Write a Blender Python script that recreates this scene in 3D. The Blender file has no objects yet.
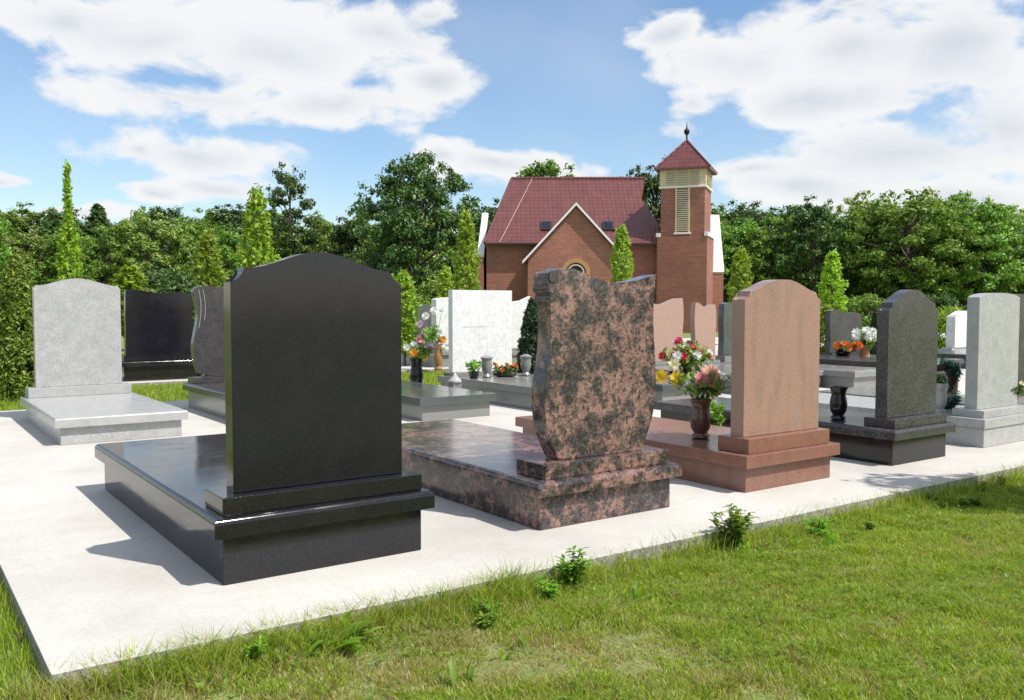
import bpy, bmesh, math, random
import numpy as np
from mathutils import Vector, Matrix

random.seed(7)
RNG = np.random.default_rng(11)
sc = bpy.context.scene
COL = sc.collection
R_ = math.radians

# ------------------------------------------------------------------ materials
def new_mat(name):
    m = bpy.data.materials.new(name)
    m.use_nodes = True
    nt = m.node_tree
    for n in list(nt.nodes):
        nt.nodes.remove(n)
    out = nt.nodes.new('ShaderNodeOutputMaterial')
    p = nt.nodes.new('ShaderNodeBsdfPrincipled')
    nt.links.new(p.outputs[0], out.inputs[0])
    return m, nt, p, out

class NT:
    """tiny node helper"""
    def __init__(s, nt): s.nt = nt
    def n(s, t, **kw):
        x = s.nt.nodes.new(t)
        for k, v in kw.items(): setattr(x, k, v)
        return x
    def l(s, a, b): s.nt.links.new(a, b)
    def val(s, sock, v):
        if hasattr(v, 'is_output') or isinstance(v, bpy.types.NodeSocket): s.l(v, sock)
        else: sock.default_value = v
    def math(s, op, a, b=None, c=None, clamp=False):
        x = s.n('ShaderNodeMath', operation=op, use_clamp=clamp)
        s.val(x.inputs[0], a)
        if b is not None: s.val(x.inputs[1], b)
        if c is not None: s.val(x.inputs[2], c)
        return x.outputs[0]
    def noise(s, vec, scale, detail=3.0, rough=.55, dist=0.0, out=0):
        x = s.n('ShaderNodeTexNoise')
        if vec is not None: s.l(vec, x.inputs['Vector'])
        x.inputs['Scale'].default_value = scale
        x.inputs['Detail'].default_value = detail
        x.inputs['Roughness'].default_value = rough
        x.inputs['Distortion'].default_value = dist
        return x.outputs[out]
    def ramp(s, fac, stops, interp='LINEAR'):
        x = s.n('ShaderNodeValToRGB')
        x.color_ramp.interpolation = interp
        e = x.color_ramp.elements
        while len(e) < len(stops): e.new(.5)
        for el, (p, c) in zip(e, stops):
            el.position = p
            el.color = (c[0], c[1], c[2], 1) if len(c) == 3 else c
        s.l(fac, x.inputs[0])
        return x.outputs[0]
    def mix(s, fac, a, b, blend='MIX'):
        x = s.n('ShaderNodeMix', data_type='RGBA', blend_type=blend)
        s.val(x.inputs[0], fac)
        for i, v in ((6, a), (7, b)):
            if isinstance(v, (tuple, list)): x.inputs[i].default_value = (v[0], v[1], v[2], 1)
            else: s.l(v, x.inputs[i])
        return x.outputs[2]
    def obj(s): return s.n('ShaderNodeTexCoord').outputs['Object']
    def mapped(s, vec, scale=(1, 1, 1), loc=(0, 0, 0), rot=(0, 0, 0)):
        x = s.n('ShaderNodeMapping')
        s.l(vec, x.inputs[0])
        x.inputs['Location'].default_value = loc
        x.inputs['Rotation'].default_value = rot
        x.inputs['Scale'].default_value = scale
        return x.outputs[0]
    def bump(s, h, p, strength=.2, dist=.01):
        x = s.n('ShaderNodeBump')
        x.inputs['Strength'].default_value = strength
        x.inputs['Distance'].default_value = dist
        s.l(h, x.inputs['Height'])
        s.l(x.outputs[0], p.inputs['Normal'])

def speckled(name, stops, scale=220, rough=.14, big=None, bigscale=3.0, coat=0.0, dust=.12):
    m, nt, p, o = new_mat(name); k = NT(nt)
    v = k.obj()
    n1 = k.noise(v, scale, 2.0, .7)
    c = k.ramp(n1, stops)
    if big:
        c = k.mix(k.ramp(k.noise(v, bigscale, 4, .6), [(.35, (0, 0, 0)), (.65, (1, 1, 1))]), c,
                  k.mix(1.0, c, big, 'MULTIPLY'))
    # dust and water marks: rougher and a touch greyer
    d = k.ramp(k.noise(v, 5.0, 6, .65), [(.45, (0, 0, 0)), (.75, (1, 1, 1))])
    c = k.mix(k.math('MULTIPLY', d, dust), c, (.33, .32, .29))
    k.l(c, p.inputs['Base Color'])
    k.l(k.math('MULTIPLY_ADD', d, .10, rough), p.inputs['Roughness'])
    k.bump(k.noise(v, 2.2, 2, .5), p, .03, .05)
    return m

M = {}
M['black'] = speckled('black_granite', [(.3, (.006, .006, .007)), (.55, (.011, .0105, .013)), (.68, (.028, .027, .031)), (.78, (.07, .07, .075))], 170, .085, dust=.015)
M['blacksatin'] = speckled('black_granite_satin_back', [(.3, (.0068, .0056, .0098)), (.55, (.0105, .0088, .0145)), (.68, (.019, .017, .026)), (.78, (.04, .038, .046))], 170, .11, dust=.012)
M['charcoal'] = speckled('charcoal_granite', [(.3, (.020, .018, .020)), (.5, (.050, .046, .049)), (.62, (.10, .097, .098)), (.75, (.19, .185, .185))], 110, .2, (.75, .75, .76), 9.0, dust=.06)
M['greengrey'] = speckled('green_grey_granite', [(.3, (.03, .036, .034)), (.5, (.07, .082, .078)), (.7, (.16, .17, .165))], 160, .14, dust=.10)
M['midgrey'] = speckled('mid_grey_granite', [(.3, (.10, .10, .095)), (.5, (.21, .21, .20)), (.7, (.36, .36, .345))], 140, .16, dust=.2)
M['lightgrey'] = speckled('light_grey_granite', [(.28, (.19, .19, .19)), (.41, (.345, .345, .343)), (.53, (.43, .43, .425)), (.68, (.53, .53, .525))], 150, .25, (.85, .85, .85), 9.0, dust=.12)
M['white'] = speckled('white_marble', [(.3, (.60, .60, .59)), (.5, (.72, .72, .71)), (.7, (.80, .80, .79))], 30, .35, (.9, .9, .89), 6.0, dust=.15)

def pink_granite(name, tint):
    m, nt, p, o = new_mat(name); k = NT(nt)
    v = k.obj()
    st = k.mapped(v, (6, 6, 1.3))
    n1 = k.math('MULTIPLY_ADD', k.noise(st, 2.0, 2, .5, .3), .8, k.math('MULTIPLY', k.noise(v, 30, 4, .7), .2))
    c = k.ramp(n1, [(.25, (.27, .20, .17)), (.42, (.33, .225, .18)), (.52, (.375, .24, .185)), (.64, (.345, .25, .20)), (.8, (.29, .25, .22))])
    sp = k.ramp(k.noise(v, 120, 3, .75), [(.3, (.45, .42, .42)), (.5, (1, 1, 1)), (.7, (1.3, 1.25, 1.2))])
    c = k.mix(.9, c, sp, 'MULTIPLY')
    c = k.mix(1.0, c, tint, 'MULTIPLY')
    k.l(c, p.inputs['Base Color'])
    d = k.noise(v, 4, 5, .6)
    k.l(k.math('MULTIPLY_ADD', d, .2, .14), p.inputs['Roughness'])
    return m
M['pink'] = pink_granite('pink_veined_granite', (.94, .86, .85))
M['pinkbase'] = pink_granite('red_brown_granite', (.66, .48, .44))

def salmon():
    m, nt, p, o = new_mat('salmon_granite'); k = NT(nt)
    v = k.obj()
    c = k.ramp(k.noise(v, 120, 3, .7), [(.3, (.17, .115, .10)), (.45, (.38, .235, .185)), (.6, (.46, .30, .24)), (.75, (.52, .39, .33))])
    k.l(c, p.inputs['Base Color']); p.inputs['Roughness'].default_value = .25
    return m
M['salmon'] = salmon()

def red_swirl():
    m, nt, p, o = new_mat('red_black_swirl_granite'); k = NT(nt)
    v = k.obj()
    def warped(scale, amt):
        wv = k.n('ShaderNodeVectorMath', operation='MULTIPLY_ADD')
        k.l(k.noise(v, scale, 3, .55, 0, 1), wv.inputs[0]); wv.inputs[1].default_value = (amt,) * 3; k.l(v, wv.inputs[2])
        return wv.outputs[0]
    def blot(scale, wsc, amt, seed):
        vo = k.n('ShaderNodeTexVoronoi', feature='SMOOTH_F1')
        k.l(k.mapped(warped(wsc, amt), (1, 1, .8), (seed, seed * 2, 0)), vo.inputs['Vector'])
        vo.inputs['Scale'].default_value = scale; vo.inputs['Smoothness'].default_value = .6
        return vo.outputs['Distance']
    grain = k.noise(v, 75, 4, .72)
    mid = k.noise(warped(9, .08), 22, 5, .65)
    base = k.ramp(k.math('MULTIPLY_ADD', grain, .55, k.math('MULTIPLY', mid, .5)), [(.40, (.05, .042, .040)), (.47, (.13, .085, .075)), (.54, (.235, .135, .112)), (.62, (.325, .195, .165)), (.74, (.18, .13, .115))])
    b1 = blot(9.5, 7, .30, 0.0); b2 = blot(25, 14, .10, 3.7)
    sel = k.noise(v, 2.6, 3, .55)
    d1 = k.math('ADD', b1, k.math('MULTIPLY_ADD', sel, .9, k.math('MULTIPLY_ADD', grain, .36, -.76)))
    m1 = k.ramp(d1, [(.24, (.95, .95, .95)), (.36, (.65, .65, .65)), (.50, (0, 0, 0))])
    d2 = k.math('ADD', b2, k.math('MULTIPLY_ADD', mid, .6, k.math('MULTIPLY_ADD', grain, .36, -.52)))
    m2 = k.ramp(d2, [(.20, (.8, .8, .8)), (.40, (0, 0, 0))])
    dark = k.ramp(k.math('MULTIPLY_ADD', grain, .5, k.math('MULTIPLY', k.noise(warped(14, .06), 34, 4, .6), .5)), [(.38, (.012, .011, .013)), (.5, (.036, .033, .036)), (.6, (.10, .085, .083))])
    c = k.mix(k.math('MAXIMUM', m1, m2), base, dark)
    k.l(c, p.inputs['Base Color'])
    k.l(k.math('MULTIPLY_ADD', k.noise(v, 5, 5), .16, .08), p.inputs['Roughness'])
    return m
M['red'] = red_swirl()

def concrete():
    m, nt, p, o = new_mat('pale_concrete'); k = NT(nt)
    v = k.obj()
    a = k.noise(v, .9, 6, .62)
    b = k.noise(v, 9, 5, .65)
    f = k.noise(v, 160, 2, .7)
    c = k.ramp(a, [(.3, (.45, .43, .39)), (.5, (.55, .53, .49)), (.7, (.60, .585, .545))])
    c = k.mix(k.ramp(b, [(.5, (0, 0, 0)), (.75, (.5, .5, .5))]), c, (.47, .45, .41))
    c = k.mix(.5, c, k.ramp(k.math('MULTIPLY_ADD', f, .6, k.math('MULTIPLY', k.noise(v, 38, 4, .7), .4)), [(.32, (.5, .5, .5)), (.56, (1, 1, 1))]), 'MULTIPLY')
    # faint rust-brown stains and hairline cracks
    st = k.ramp(k.noise(k.mapped(v, (1, 1, 1), (4.2, 1.3, 0)), 1.7, 5, .7), [(.62, (0, 0, 0)), (.76, (.45, .45, .45))])
    c = k.mix(st, c, (.46, .41, .33))
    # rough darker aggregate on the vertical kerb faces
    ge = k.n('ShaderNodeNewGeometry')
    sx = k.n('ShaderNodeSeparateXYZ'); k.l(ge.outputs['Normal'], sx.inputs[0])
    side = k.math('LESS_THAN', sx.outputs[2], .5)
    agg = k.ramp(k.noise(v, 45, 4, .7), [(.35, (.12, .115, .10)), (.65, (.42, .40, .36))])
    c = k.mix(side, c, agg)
    k.l(c, p.inputs['Base Color'])
    p.inputs['Roughness'].default_value = .85
    h = k.math('ADD', k.math('MULTIPLY', f, .5), b)
    k.bump(h, p, .25, .004)
    return m
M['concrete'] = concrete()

def simple(name, col, rough=.5, metal=0, var=.0, scale=20, trans=0):
    m, nt, p, o = new_mat(name); k = NT(nt)
    if var:
        v = k.obj()
        lo = tuple(c * (1 - var) for c in col); hi = tuple(min(1, c * (1 + var)) for c in col)
        k.l(k.ramp(k.noise(v, scale, 4, .6), [(.3, lo), (.7, hi)]), p.inputs['Base Color'])
    else:
        p.inputs['Base Color'].default_value = (*col, 1)
    p.inputs['Roughness'].default_value = rough
    p.inputs['Metallic'].default_value = metal
    return m

def foliage(name, dark, mid, light, trans=.3, rough=.5):
    m, nt, p, o = new_mat(name); k = NT(nt)
    ge = k.n('ShaderNodeNewGeometry')
    oi = k.n('ShaderNodeObjectInfo')
    c = k.ramp(ge.outputs['Random Per Island'], [(.0, dark), (.5, mid), (1.0, light)])
    hs = k.n('ShaderNodeHueSaturation')
    k.l(c, hs.inputs['Color'])
    k.l(k.math('MULTIPLY_ADD', oi.outputs['Random'], .026, .486), hs.inputs['Hue'])
    k.l(k.math('MULTIPLY_ADD', oi.outputs['Random'], .5, .75), hs.inputs['Value'])
    k.l(hs.outputs[0], p.inputs['Base Color'])
    p.inputs['Roughness'].default_value = rough
    t = k.n('ShaderNodeBsdfTranslucent')
    k.l(k.mix(1, hs.outputs[0], (1.25, 1.15, .5), 'MULTIPLY'), t.inputs[0])
    mx = k.n('ShaderNodeMixShader'); mx.inputs[0].default_value = trans
    k.l(p.outputs[0], mx.inputs[1]); k.l(t.outputs[0], mx.inputs[2]); k.l(mx.outputs[0], o.inputs[0])
    return m
M['leaf_dark'] = foliage('dark_leaves', (0.031, 0.067, 0.018), (0.067, 0.133, 0.028), (0.129, 0.225, 0.044), .25)
M['leaf_mid'] = foliage('mid_green_leaves', (0.084, 0.167, 0.024), (0.166, 0.310, 0.039), (0.299, 0.470, 0.067), .32)
M['leaf_pale'] = foliage('pale_green_leaves', (0.121, 0.202, 0.036), (0.224, 0.348, 0.064), (0.400, 0.516, 0.129), .32)
M['leaf_lime'] = foliage('lime_leaves', (0.153, 0.258, 0.020), (0.273, 0.430, 0.035), (0.394, 0.554, 0.068), .45)
M['leaf_thuja'] = foliage('conifer_sprays', (0.075, 0.122, 0.018), (0.169, 0.244, 0.029), (0.321, 0.381, 0.051), .35)
M['leaf_thujadark'] = foliage('dark_conifer_sprays', (.012, .026, .010), (.026, .05, .016), (.05, .085, .026), .15)
M['leaf_weed'] = foliage('weed_leaves', (0.121, 0.252, 0.022), (0.203, 0.378, 0.036), (0.311, 0.504, 0.060), .5)
M['bark'] = simple('bark', (.10, .075, .052), .9, var=.4, scale=12)
M['stem'] = simple('flower_stems', (.035, .075, .02), .6, var=.3)
M['dkvase'] = M['black']
M['soil'] = simple('dark_soil', (.05, .035, .022), .95, var=.4)

def brick():
    m, nt, p, o = new_mat('red_brick'); k = NT(nt)
    v = k.obj()
    sx = k.n('ShaderNodeSeparateXYZ'); k.l(v, sx.inputs[0])
    cx = k.n('ShaderNodeCombineXYZ')
    k.l(k.math('ADD', sx.outputs[0], sx.outputs[1]), cx.inputs[0]); k.l(sx.outputs[2], cx.inputs[1])
    b = k.n('ShaderNodeTexBrick')
    k.l(cx.outputs[0], b.inputs['Vector'])
    b.inputs['Scale'].default_value = 1.0
    b.inputs['Brick Width'].default_value = .26; b.inputs['Row Height'].default_value = .083
    b.inputs['Mortar Size'].default_value = .009
    b.inputs['Color1'].default_value = (.255, .082, .052, 1); b.inputs['Color2'].default_value = (.335, .122, .080, 1)
    b.inputs['Mortar'].default_value = (.30, .22, .18, 1)
    big = k.ramp(k.noise(v, .8, 4, .6), [(.3, (.82, .82, .82)), (.7, (1.12, 1.1, 1.08))])
    k.l(k.mix(1, b.outputs[0], big, 'MULTIPLY'), p.inputs['Base Color'])
    p.inputs['Roughness'].default_value = .85
    k.bump(b.outputs['Fac'], p, .35, -.01)
    return m
M['brick'] = brick()

def rooftile(name, c1, c2):
    m, nt, p, o = new_mat(name); k = NT(nt)
    v = k.obj()
    sx = k.n('ShaderNodeSeparateXYZ'); k.l(v, sx.inputs[0])
    # rows follow height, columns follow the wall line: pantile ribs with stepped rows
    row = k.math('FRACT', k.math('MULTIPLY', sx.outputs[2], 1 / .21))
    nn = k.n('ShaderNodeSeparateXYZ'); k.l(k.n('ShaderNodeTexCoord').outputs['Normal'], nn.inputs[0])
    sd = k.math('GREATER_THAN', k.math('ABSOLUTE', nn.outputs[0]), k.math('ABSOLUTE', nn.outputs[1]))
    u = k.math('ADD', k.math('MULTIPLY', sx.outputs[1], sd), k.math('MULTIPLY', sx.outputs[0], k.math('SUBTRACT', 1.0, sd)))
    rib = k.math('ABSOLUTE', k.math('SINE', k.math('MULTIPLY', u, math.pi / .24)))
    sh = k.math('MULTIPLY', k.math('POWER', rib, .6), k.math('MULTIPLY_ADD', row, -.6, 1.0))
    n = k.noise(v, 2.2, 4, .6)
    c = k.ramp(n, [(.3, c1), (.7, c2)])
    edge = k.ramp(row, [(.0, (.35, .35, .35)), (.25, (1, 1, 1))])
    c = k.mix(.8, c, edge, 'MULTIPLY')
    k.l(c, p.inputs['Base Color'])
    p.inputs['Roughness'].default_value = .34
    k.bump(sh, p, .5, .04)
    return m
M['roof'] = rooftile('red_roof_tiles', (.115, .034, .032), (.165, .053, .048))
M['cream'] = simple('cream_render', (.60, .49, .31), .7, var=.08, scale=6)
M['louvre'] = simple('grey_green_louvre', (.47, .43, .29), .6, var=.1)
M['trim'] = simple('white_trim', (.74, .73, .70), .6, var=.06, scale=8)
M['glass'] = simple('dark_glass', (.015, .02, .03), .06)
M['gutter'] = simple('dark_gutter', (.035, .025, .025), .4)
M['metal'] = simple('dark_metal', (.03, .03, .03), .35, .8)

def flower(name, col, col2):
    m, nt, p, o = new_mat(name); k = NT(nt)
    ge = k.n('ShaderNodeNewGeometry')
    k.l(k.ramp(ge.outputs['Random Per Island'], [(0, col), (1, col2)]), p.inputs['Base Color'])
    p.inputs['Roughness'].default_value = .55
    t = k.n('ShaderNodeBsdfTranslucent'); t.inputs[0].default_value = (*col2, 1)
    mx = k.n('ShaderNodeMixShader'); mx.inputs[0].default_value = .25
    k.l(p.outputs[0], mx.inputs[1]); k.l(t.outputs[0], mx.inputs[2]); k.l(mx.outputs[0], o.inputs[0])
    return m
F = {
    'red': flower('red_petals', (.50, .02, .035), (.66, .05, .07)),
    'pink': flower('pink_petals', (.66, .24, .30), (.80, .42, .42)),
    'hot': flower('hot_pink_petals', (.62, .05, .16), (.75, .12, .25)),
    'peach': flower('peach_petals', (.78, .38, .28), (.85, .55, .42)),
    'white': flower('white_petals', (.74, .73, .70), (.82, .82, .80)),
    'yellow': flower('yellow_petals', (.75, .52, .03), (.85, .66, .08)),
    'cream': flower('cream_petals', (.78, .70, .40), (.82, .78, .55)),
    'orange': flower('orange_petals', (.72, .12, .02), (.82, .20, .03)),
    'amber': flower('amber_petals', (.75, .30, .03), (.80, .42, .06)),
    'rust': flower('rust_dried_petals', (.33, .09, .03), (.45, .16, .06)),
    'lilac': flower('lilac_pink_petals', (.66, .36, .52), (.78, .56, .68)),
}
M['terracotta'] = simple('terracotta', (.34, .17, .07), .7, var=.15)
M['fir'] = foliage('fir_green', (.010, .045, .028), (.015, .075, .05), (.03, .11, .08), .1)

# ------------------------------------------------------------------ object helpers
def tag(o, label=None, cat=None, group=None, kind=None):
    if label: o['label'] = label
    if cat: o['category'] = cat
    if group: o['group'] = group
    if kind: o['kind'] = kind
    return o

def empty(name, loc, label, cat, group=None, rz=0.0):
    o = bpy.data.objects.new(name, None)
    o.empty_display_size = .2
    COL.objects.link(o)
    o.location = loc; o.rotation_euler = (0, 0, rz)
    return tag(o, label, cat, group)

def link(name, me, mat, parent=None):
    o = bpy.data.objects.new(name, me)
    COL.objects.link(o)
    if mat is not None:
        for mm in (mat if isinstance(mat, (list, tuple)) else [mat]): me.materials.append(mm)
    if parent is not None: o.parent = parent
    return o

def from_bm(name, bm, mat, parent=None, smooth=True, ang=35):
    me = bpy.data.meshes.new(name)
    bmesh.ops.recalc_face_normals(bm, faces=bm.faces[:])
    bm.to_mesh(me); bm.free()
    if smooth:
        me.polygons.foreach_set('use_smooth', [True] * len(me.polygons))
        me.set_sharp_from_angle(angle=R_(ang))
    o = link(name, me, mat, parent)
    if smooth:
        wn = o.modifiers.new('weighted', 'WEIGHTED_NORMAL'); wn.keep_sharp = True; wn.weight = 100
    return o

def from_np(name, V, Fq, mat, parent=None, smooth=False, matidx=None):
    """V (n,3); Fq list of (m,k) int arrays"""
    me = bpy.data.meshes.new(name)
    if not isinstance(Fq, list): Fq = [Fq]
    Fq = [f for f in Fq if len(f)]
    nl = sum(f.size for f in Fq); nf = sum(len(f) for f in Fq)
    me.vertices.add(len(V)); me.vertices.foreach_set('co', np.asarray(V, np.float32).ravel())
    me.loops.add(nl); me.loops.foreach_set('vertex_index', np.concatenate([f.ravel() for f in Fq]).astype(np.int32))
    me.polygons.add(nf)
    ls, s = [], 0
    for f in Fq:
        ls.append(s + np.arange(len(f)) * f.shape[1]); s += f.size
    me.polygons.foreach_set('loop_start', np.concatenate(ls).astype(np.int32))
    if smooth: me.polygons.foreach_set('use_smooth', np.ones(nf, bool))
    if matidx is not None: me.polygons.foreach_set('material_index', matidx.astype(np.int32))
    me.update(calc_edges=True)
    return link(name, me, mat, parent)

def bm_box(bm, x0, x1, y0, y1, z0, z1):
    vs = [bm.verts.new(c) for c in ((x0, y0, z0), (x1, y0, z0), (x1, y1, z0), (x0, y1, z0), (x0, y0, z1), (x1, y0, z1), (x1, y1, z1), (x0, y1, z1))]
    fs = [bm.faces.new([vs[i] for i in q]) for q in ((0, 3, 2, 1), (4, 5, 6, 7), (0, 1, 5, 4), (1, 2, 6, 5), (2, 3, 7, 6), (3, 0, 4, 7))]
    return vs, fs

def box(name, x0, x1, y0, y1, z0, z1, mat, parent=None, bev=.004, seg=2, top_only=False):
    bm = bmesh.new(); bm_box(bm, x0, x1, y0, y1, z0, z1)
    if bev:
        es = [e for e in bm.edges if (not top_only) or min(v.co.z for v in e.verts) > z1 - 1e-5 or abs(e.verts[0].co.z - e.verts[1].co.z) > 1e-5 and False]
        bmesh.ops.bevel(bm, geom=es, offset=bev, segments=seg, profile=.5, affect='EDGES', clamp_overlap=True)
    return from_bm(name, bm, mat, parent)

def prism(name, prof, y0, y1, mat, parent=None, bev=.006, seg=2):
    """outline (x,z) counter-clockwise seen from -Y, extruded from y0 to y1"""
    bm = bmesh.new()
    a = [bm.verts.new((x, y0, z)) for x, z in prof]
    b = [bm.verts.new((x, y1, z)) for x, z in prof]
    n = len(prof)
    f0 = bm.faces.new(a); f1 = bm.faces.new(b[::-1])
    for i in range(n):
        j = (i + 1) % n
        bm.faces.new((a[j], a[i], b[i], b[j]))
    if bev:
        es = [e for e in bm.edges if f0 in e.link_faces or f1 in e.link_faces]
        bmesh.ops.bevel(bm, geom=es, offset=bev, segments=seg, profile=.5, affect='EDGES', clamp_overlap=True)
    return from_bm(name, bm, mat, parent, ang=32)

def lathe_bm(bm, prof, n=20, c=(0, 0, 0)):
    rings = []
    for r, z in prof:
        rings.append([bm.verts.new((c[0] + r * math.cos(2 * math.pi * i / n), c[1] + r * math.sin(2 * math.pi * i / n), c[2] + z)) for i in range(n)])
    for a, b in zip(rings, rings[1:]):
        for i in range(n):
            j = (i + 1) % n
            bm.faces.new((a[i], a[j], b[j], b[i]))
    bm.faces.new(rings[0][::-1]); bm.faces.new(rings[-1])

def lathe(name, prof, mat, parent=None, n=20, c=(0, 0, 0)):
    bm = bmesh.new(); lathe_bm(bm, prof, n, c)
    return from_bm(name, bm, mat, parent, ang=40)

def tube_np(pts, rad, n=6):
    pts = np.asarray(pts, float); V = []; Fc = []
    for i, p in enumerate(pts):
        d = pts[min(i + 1, len(pts) - 1)] - pts[max(i - 1, 0)]
        d /= np.linalg.norm(d) + 1e-9
        a = np.cross(d, (0.31, .87, .12)); a /= np.linalg.norm(a) + 1e-9
        b = np.cross(d, a)
        for k in range(n):
            t = 2 * math.pi * k / n
            V.append(p + rad[i] * (math.cos(t) * a + math.sin(t) * b))
    for i in range(len(pts) - 1):
        for k in range(n):
            j = (k + 1) % n
            Fc.append((i * n + k, i * n + j, (i + 1) * n + j, (i + 1) * n + k))
    return np.array(V), np.array(Fc, int)

class Acc:
    def __init__(s): s.V = []; s.F = []; s.n = 0
    def add(s, V, Fc):
        s.V.append(V); s.F.append(Fc + s.n); s.n += len(V)
    def tube(s, pts, rad, n=6): s.add(*tube_np(pts, rad, n))
    def build(s, name, mat, parent=None, smooth=True):
        ks = {}
        for f in s.F: ks.setdefault(f.shape[1], []).append(f)
        return from_np(name, np.concatenate(s.V), [np.concatenate(v) for v in ks.values()], mat, parent, smooth)

# ------------------------------------------------------------------ stone outlines
def ogee(w, zb, zs, za, notch=.05, top=.5, flat=0.0):
    """symmetric headstone: concave notch at shoulders, S-curve to the crown"""
    pts = [(-w / 2, zb), (w / 2, zb)]
    right = []
    for i in range(7):
        a = math.pi / 2 * i / 6
        right.append((w / 2 - notch * math.sin(a), zs - notch * math.cos(a)))
    xe = w / 2 - notch
    for i in range(1, 19):
        s = 1 - i / 18
        t = max(0.0, (s - flat) / (1 - flat))
        right.append((xe * s, zs + (za - zs) * (.5 + .5 * math.cos(math.pi * t)) ** top))
    pts += right
    pts += [(-x, z) for x, z in right[-2::-1]]
    return pts

def arch(w, zb, zs, za):
    pts = [(-w / 2, zb), (w / 2, zb)]
    for i in range(15):
        t = -1 + 2 * i / 14
        pts.append((-w / 2 * t, zs + (za - zs) * math.sqrt(max(0, 1 - (t * .98) ** 2))))
    return pts

def roundtop(w, zb, z):
    pts = [(-w / 2, zb), (w / 2, zb)]
    for i in range(17):
        a = math.pi * i / 16
        pts.append((w / 2 * math.cos(a), z - w * .36 + w * .36 * math.sin(a)))
    return pts

def smooth_poly(pts, it=2):
    for _ in range(it):
        q = []
        for i in range(len(pts)):
            a, b = pts[i], pts[(i + 1) % len(pts)]
            q.append((.75 * a[0] + .25 * b[0], .75 * a[1] + .25 * b[1]))
            q.append((.25 * a[0] + .75 * b[0], .25 * a[1] + .75 * b[1]))
        pts = q
    return pts

def wavy(w, zb, zl, zr, dip, bulge=.03, flip=False):
    """headstone with a sagging top edge and waisted sides"""
    L = []
    for i in range(13):
        t = i / 12
        L.append((w / 2 - bulge * math.sin(math.pi * 2 * t) * .8 - .02 * t, zb + (zr - zb) * t))
    T = []
    for i in range(1, 12):
        t = i / 12
        z = zr + (zl - zr) * t - dip * math.sin(math.pi * t) ** 1.3 + .02 * math.sin(math.pi * 3 * t)
        T.append((w / 2 - .02 - (w - .04) * t, z))
    Lt = [(-x, zb + (zl - zb) * i / 12) for i, (x, z) in enumerate(L)][::-1]
    P = L + T + Lt
    if flip: P = [(-x, z) for x, z in P][::-1]
    return P

# ------------------------------------------------------------------ graves
def grave(label, group, x0, x1, y0, y1, mat, prof, stone_near, base_h=.215, rim_h=.085, over=.05, plinth_h=.078,
          plinth_d=.26, plinth_in=.0, th=.11, stone_in=.07, bull=.03, two_piece=True, stone_mat=None, base_mat=None, rim_bevel_seg=4, setback=.04):
    cx, cy = (x0 + x1) / 2, (y0 + y1) / 2
    g = empty('grave_monument', (cx, cy, 0), label, 'grave', group)
    hx, hy = (x1 - x0) / 2, (y1 - y0) / 2
    bm_ = base_mat or mat
    box('base', -hx, hx, -hy, hy, 0, base_h, bm_, g, .004, 1)
    # ledger slab whose rounded rim overhangs the base
    box('slab', -hx - over, hx + over, -hy - over, hy + over, base_h + .001, base_h + rim_h, mat, g, bull, rim_bevel_seg, True)
    zt = base_h + rim_h
    if stone_near:
        py0 = -hy - over + setback; py1 = py0 + plinth_d
        sy0 = py0 + stone_in; sy1 = sy0 + th
    else:
        py1 = hy + over - setback; py0 = py1 - plinth_d
        sy1 = py1 - stone_in; sy0 = sy1 - th
    zp = zt
    if plinth_h:
        box('plinth', -hx + plinth_in, hx - plinth_in, py0, py1, zt + .001, zt + plinth_h, mat, g, .005, 2)
        zp = zt + plinth_h
    s = None
    if prof is not None:
        s = prism('headstone', prof(zp + .001), sy0, sy1, stone_mat or mat, g)
    return g, zt, (py0, py1, sy0, sy1)

ROW = 'graves in the front row with their backs to the lawn'
ROW2 = 'graves in the second row across the concrete path'
ROW3 = 'graves in the far row beyond the grass strip'

# front row -----------------------------------------------------------------
grave('large polished black granite headstone with ogee top on a black ledger grave', ROW, 1.17, 2.146, 3.79, 6.27,
      M['black'], lambda z: ogee(.835, z, 1.372, 1.452, .062, 1.0), True, .213, .09, .048, .078, .26, 0, .105, .07, stone_mat=M['blacksatin'])

def red_prof(z):
    P = [(-.312, z), (-.345, .417), (-.395, .52), (-.417, .65), (-.412, .76), (-.392, .86), (-.373, .97), (-.370, 1.1), (-.372, 1.2), (-.385, 1.27), (-.402, 1.33),
         (-.385, 1.375), (-.345, 1.402), (-.28, 1.415), (-.205, 1.41), (-.12, 1.385), (-.033, 1.357), (.06, 1.342), (.158, 1.341), (.27, 1.356), (.36, 1.378), (.423, 1.393),
         (.412, 1.33), (.400, 1.24), (.398, 1.13), (.404, 1.03), (.418, .88), (.425, .75), (.418, .62), (.395, .53), (.366, .47), (.316, z)]
    return P[::-1]
g, zt, _ = grave('red and black swirled granite headstone with wavy scroll outline', ROW, 2.85, 3.83, 3.75, 6.25,
      M['red'], red_prof, True, .19, .08, .05, .082, .27, .03, .12, .07, .033)
# carved scroll ridges on the upper left shoulder
hy = 1.25
for i, (dx, dz, r) in enumerate([(-.362, 1.362, .034), (-.372, 1.300, .030), (-.366, 1.248, .024)]):
    bm = bmesh.new()
    bmesh.ops.create_cone(bm, cap_ends=True, segments=20, radius1=r, radius2=r, depth=.14, matrix=Matrix.Translation((dx, -hy - .05 + .04 + .07 + .062, dz)) @ Matrix.Rotation(math.pi / 2, 4, 'X'))
    bmesh.ops.bevel(bm, geom=[e for e in bm.edges if len(e.link_faces) == 2 and any(len(f.verts) > 4 for f in e.link_faces)], offset=.006, segments=2, affect='EDGES')
    from_bm('scroll', bm, M['red'], g)

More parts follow.
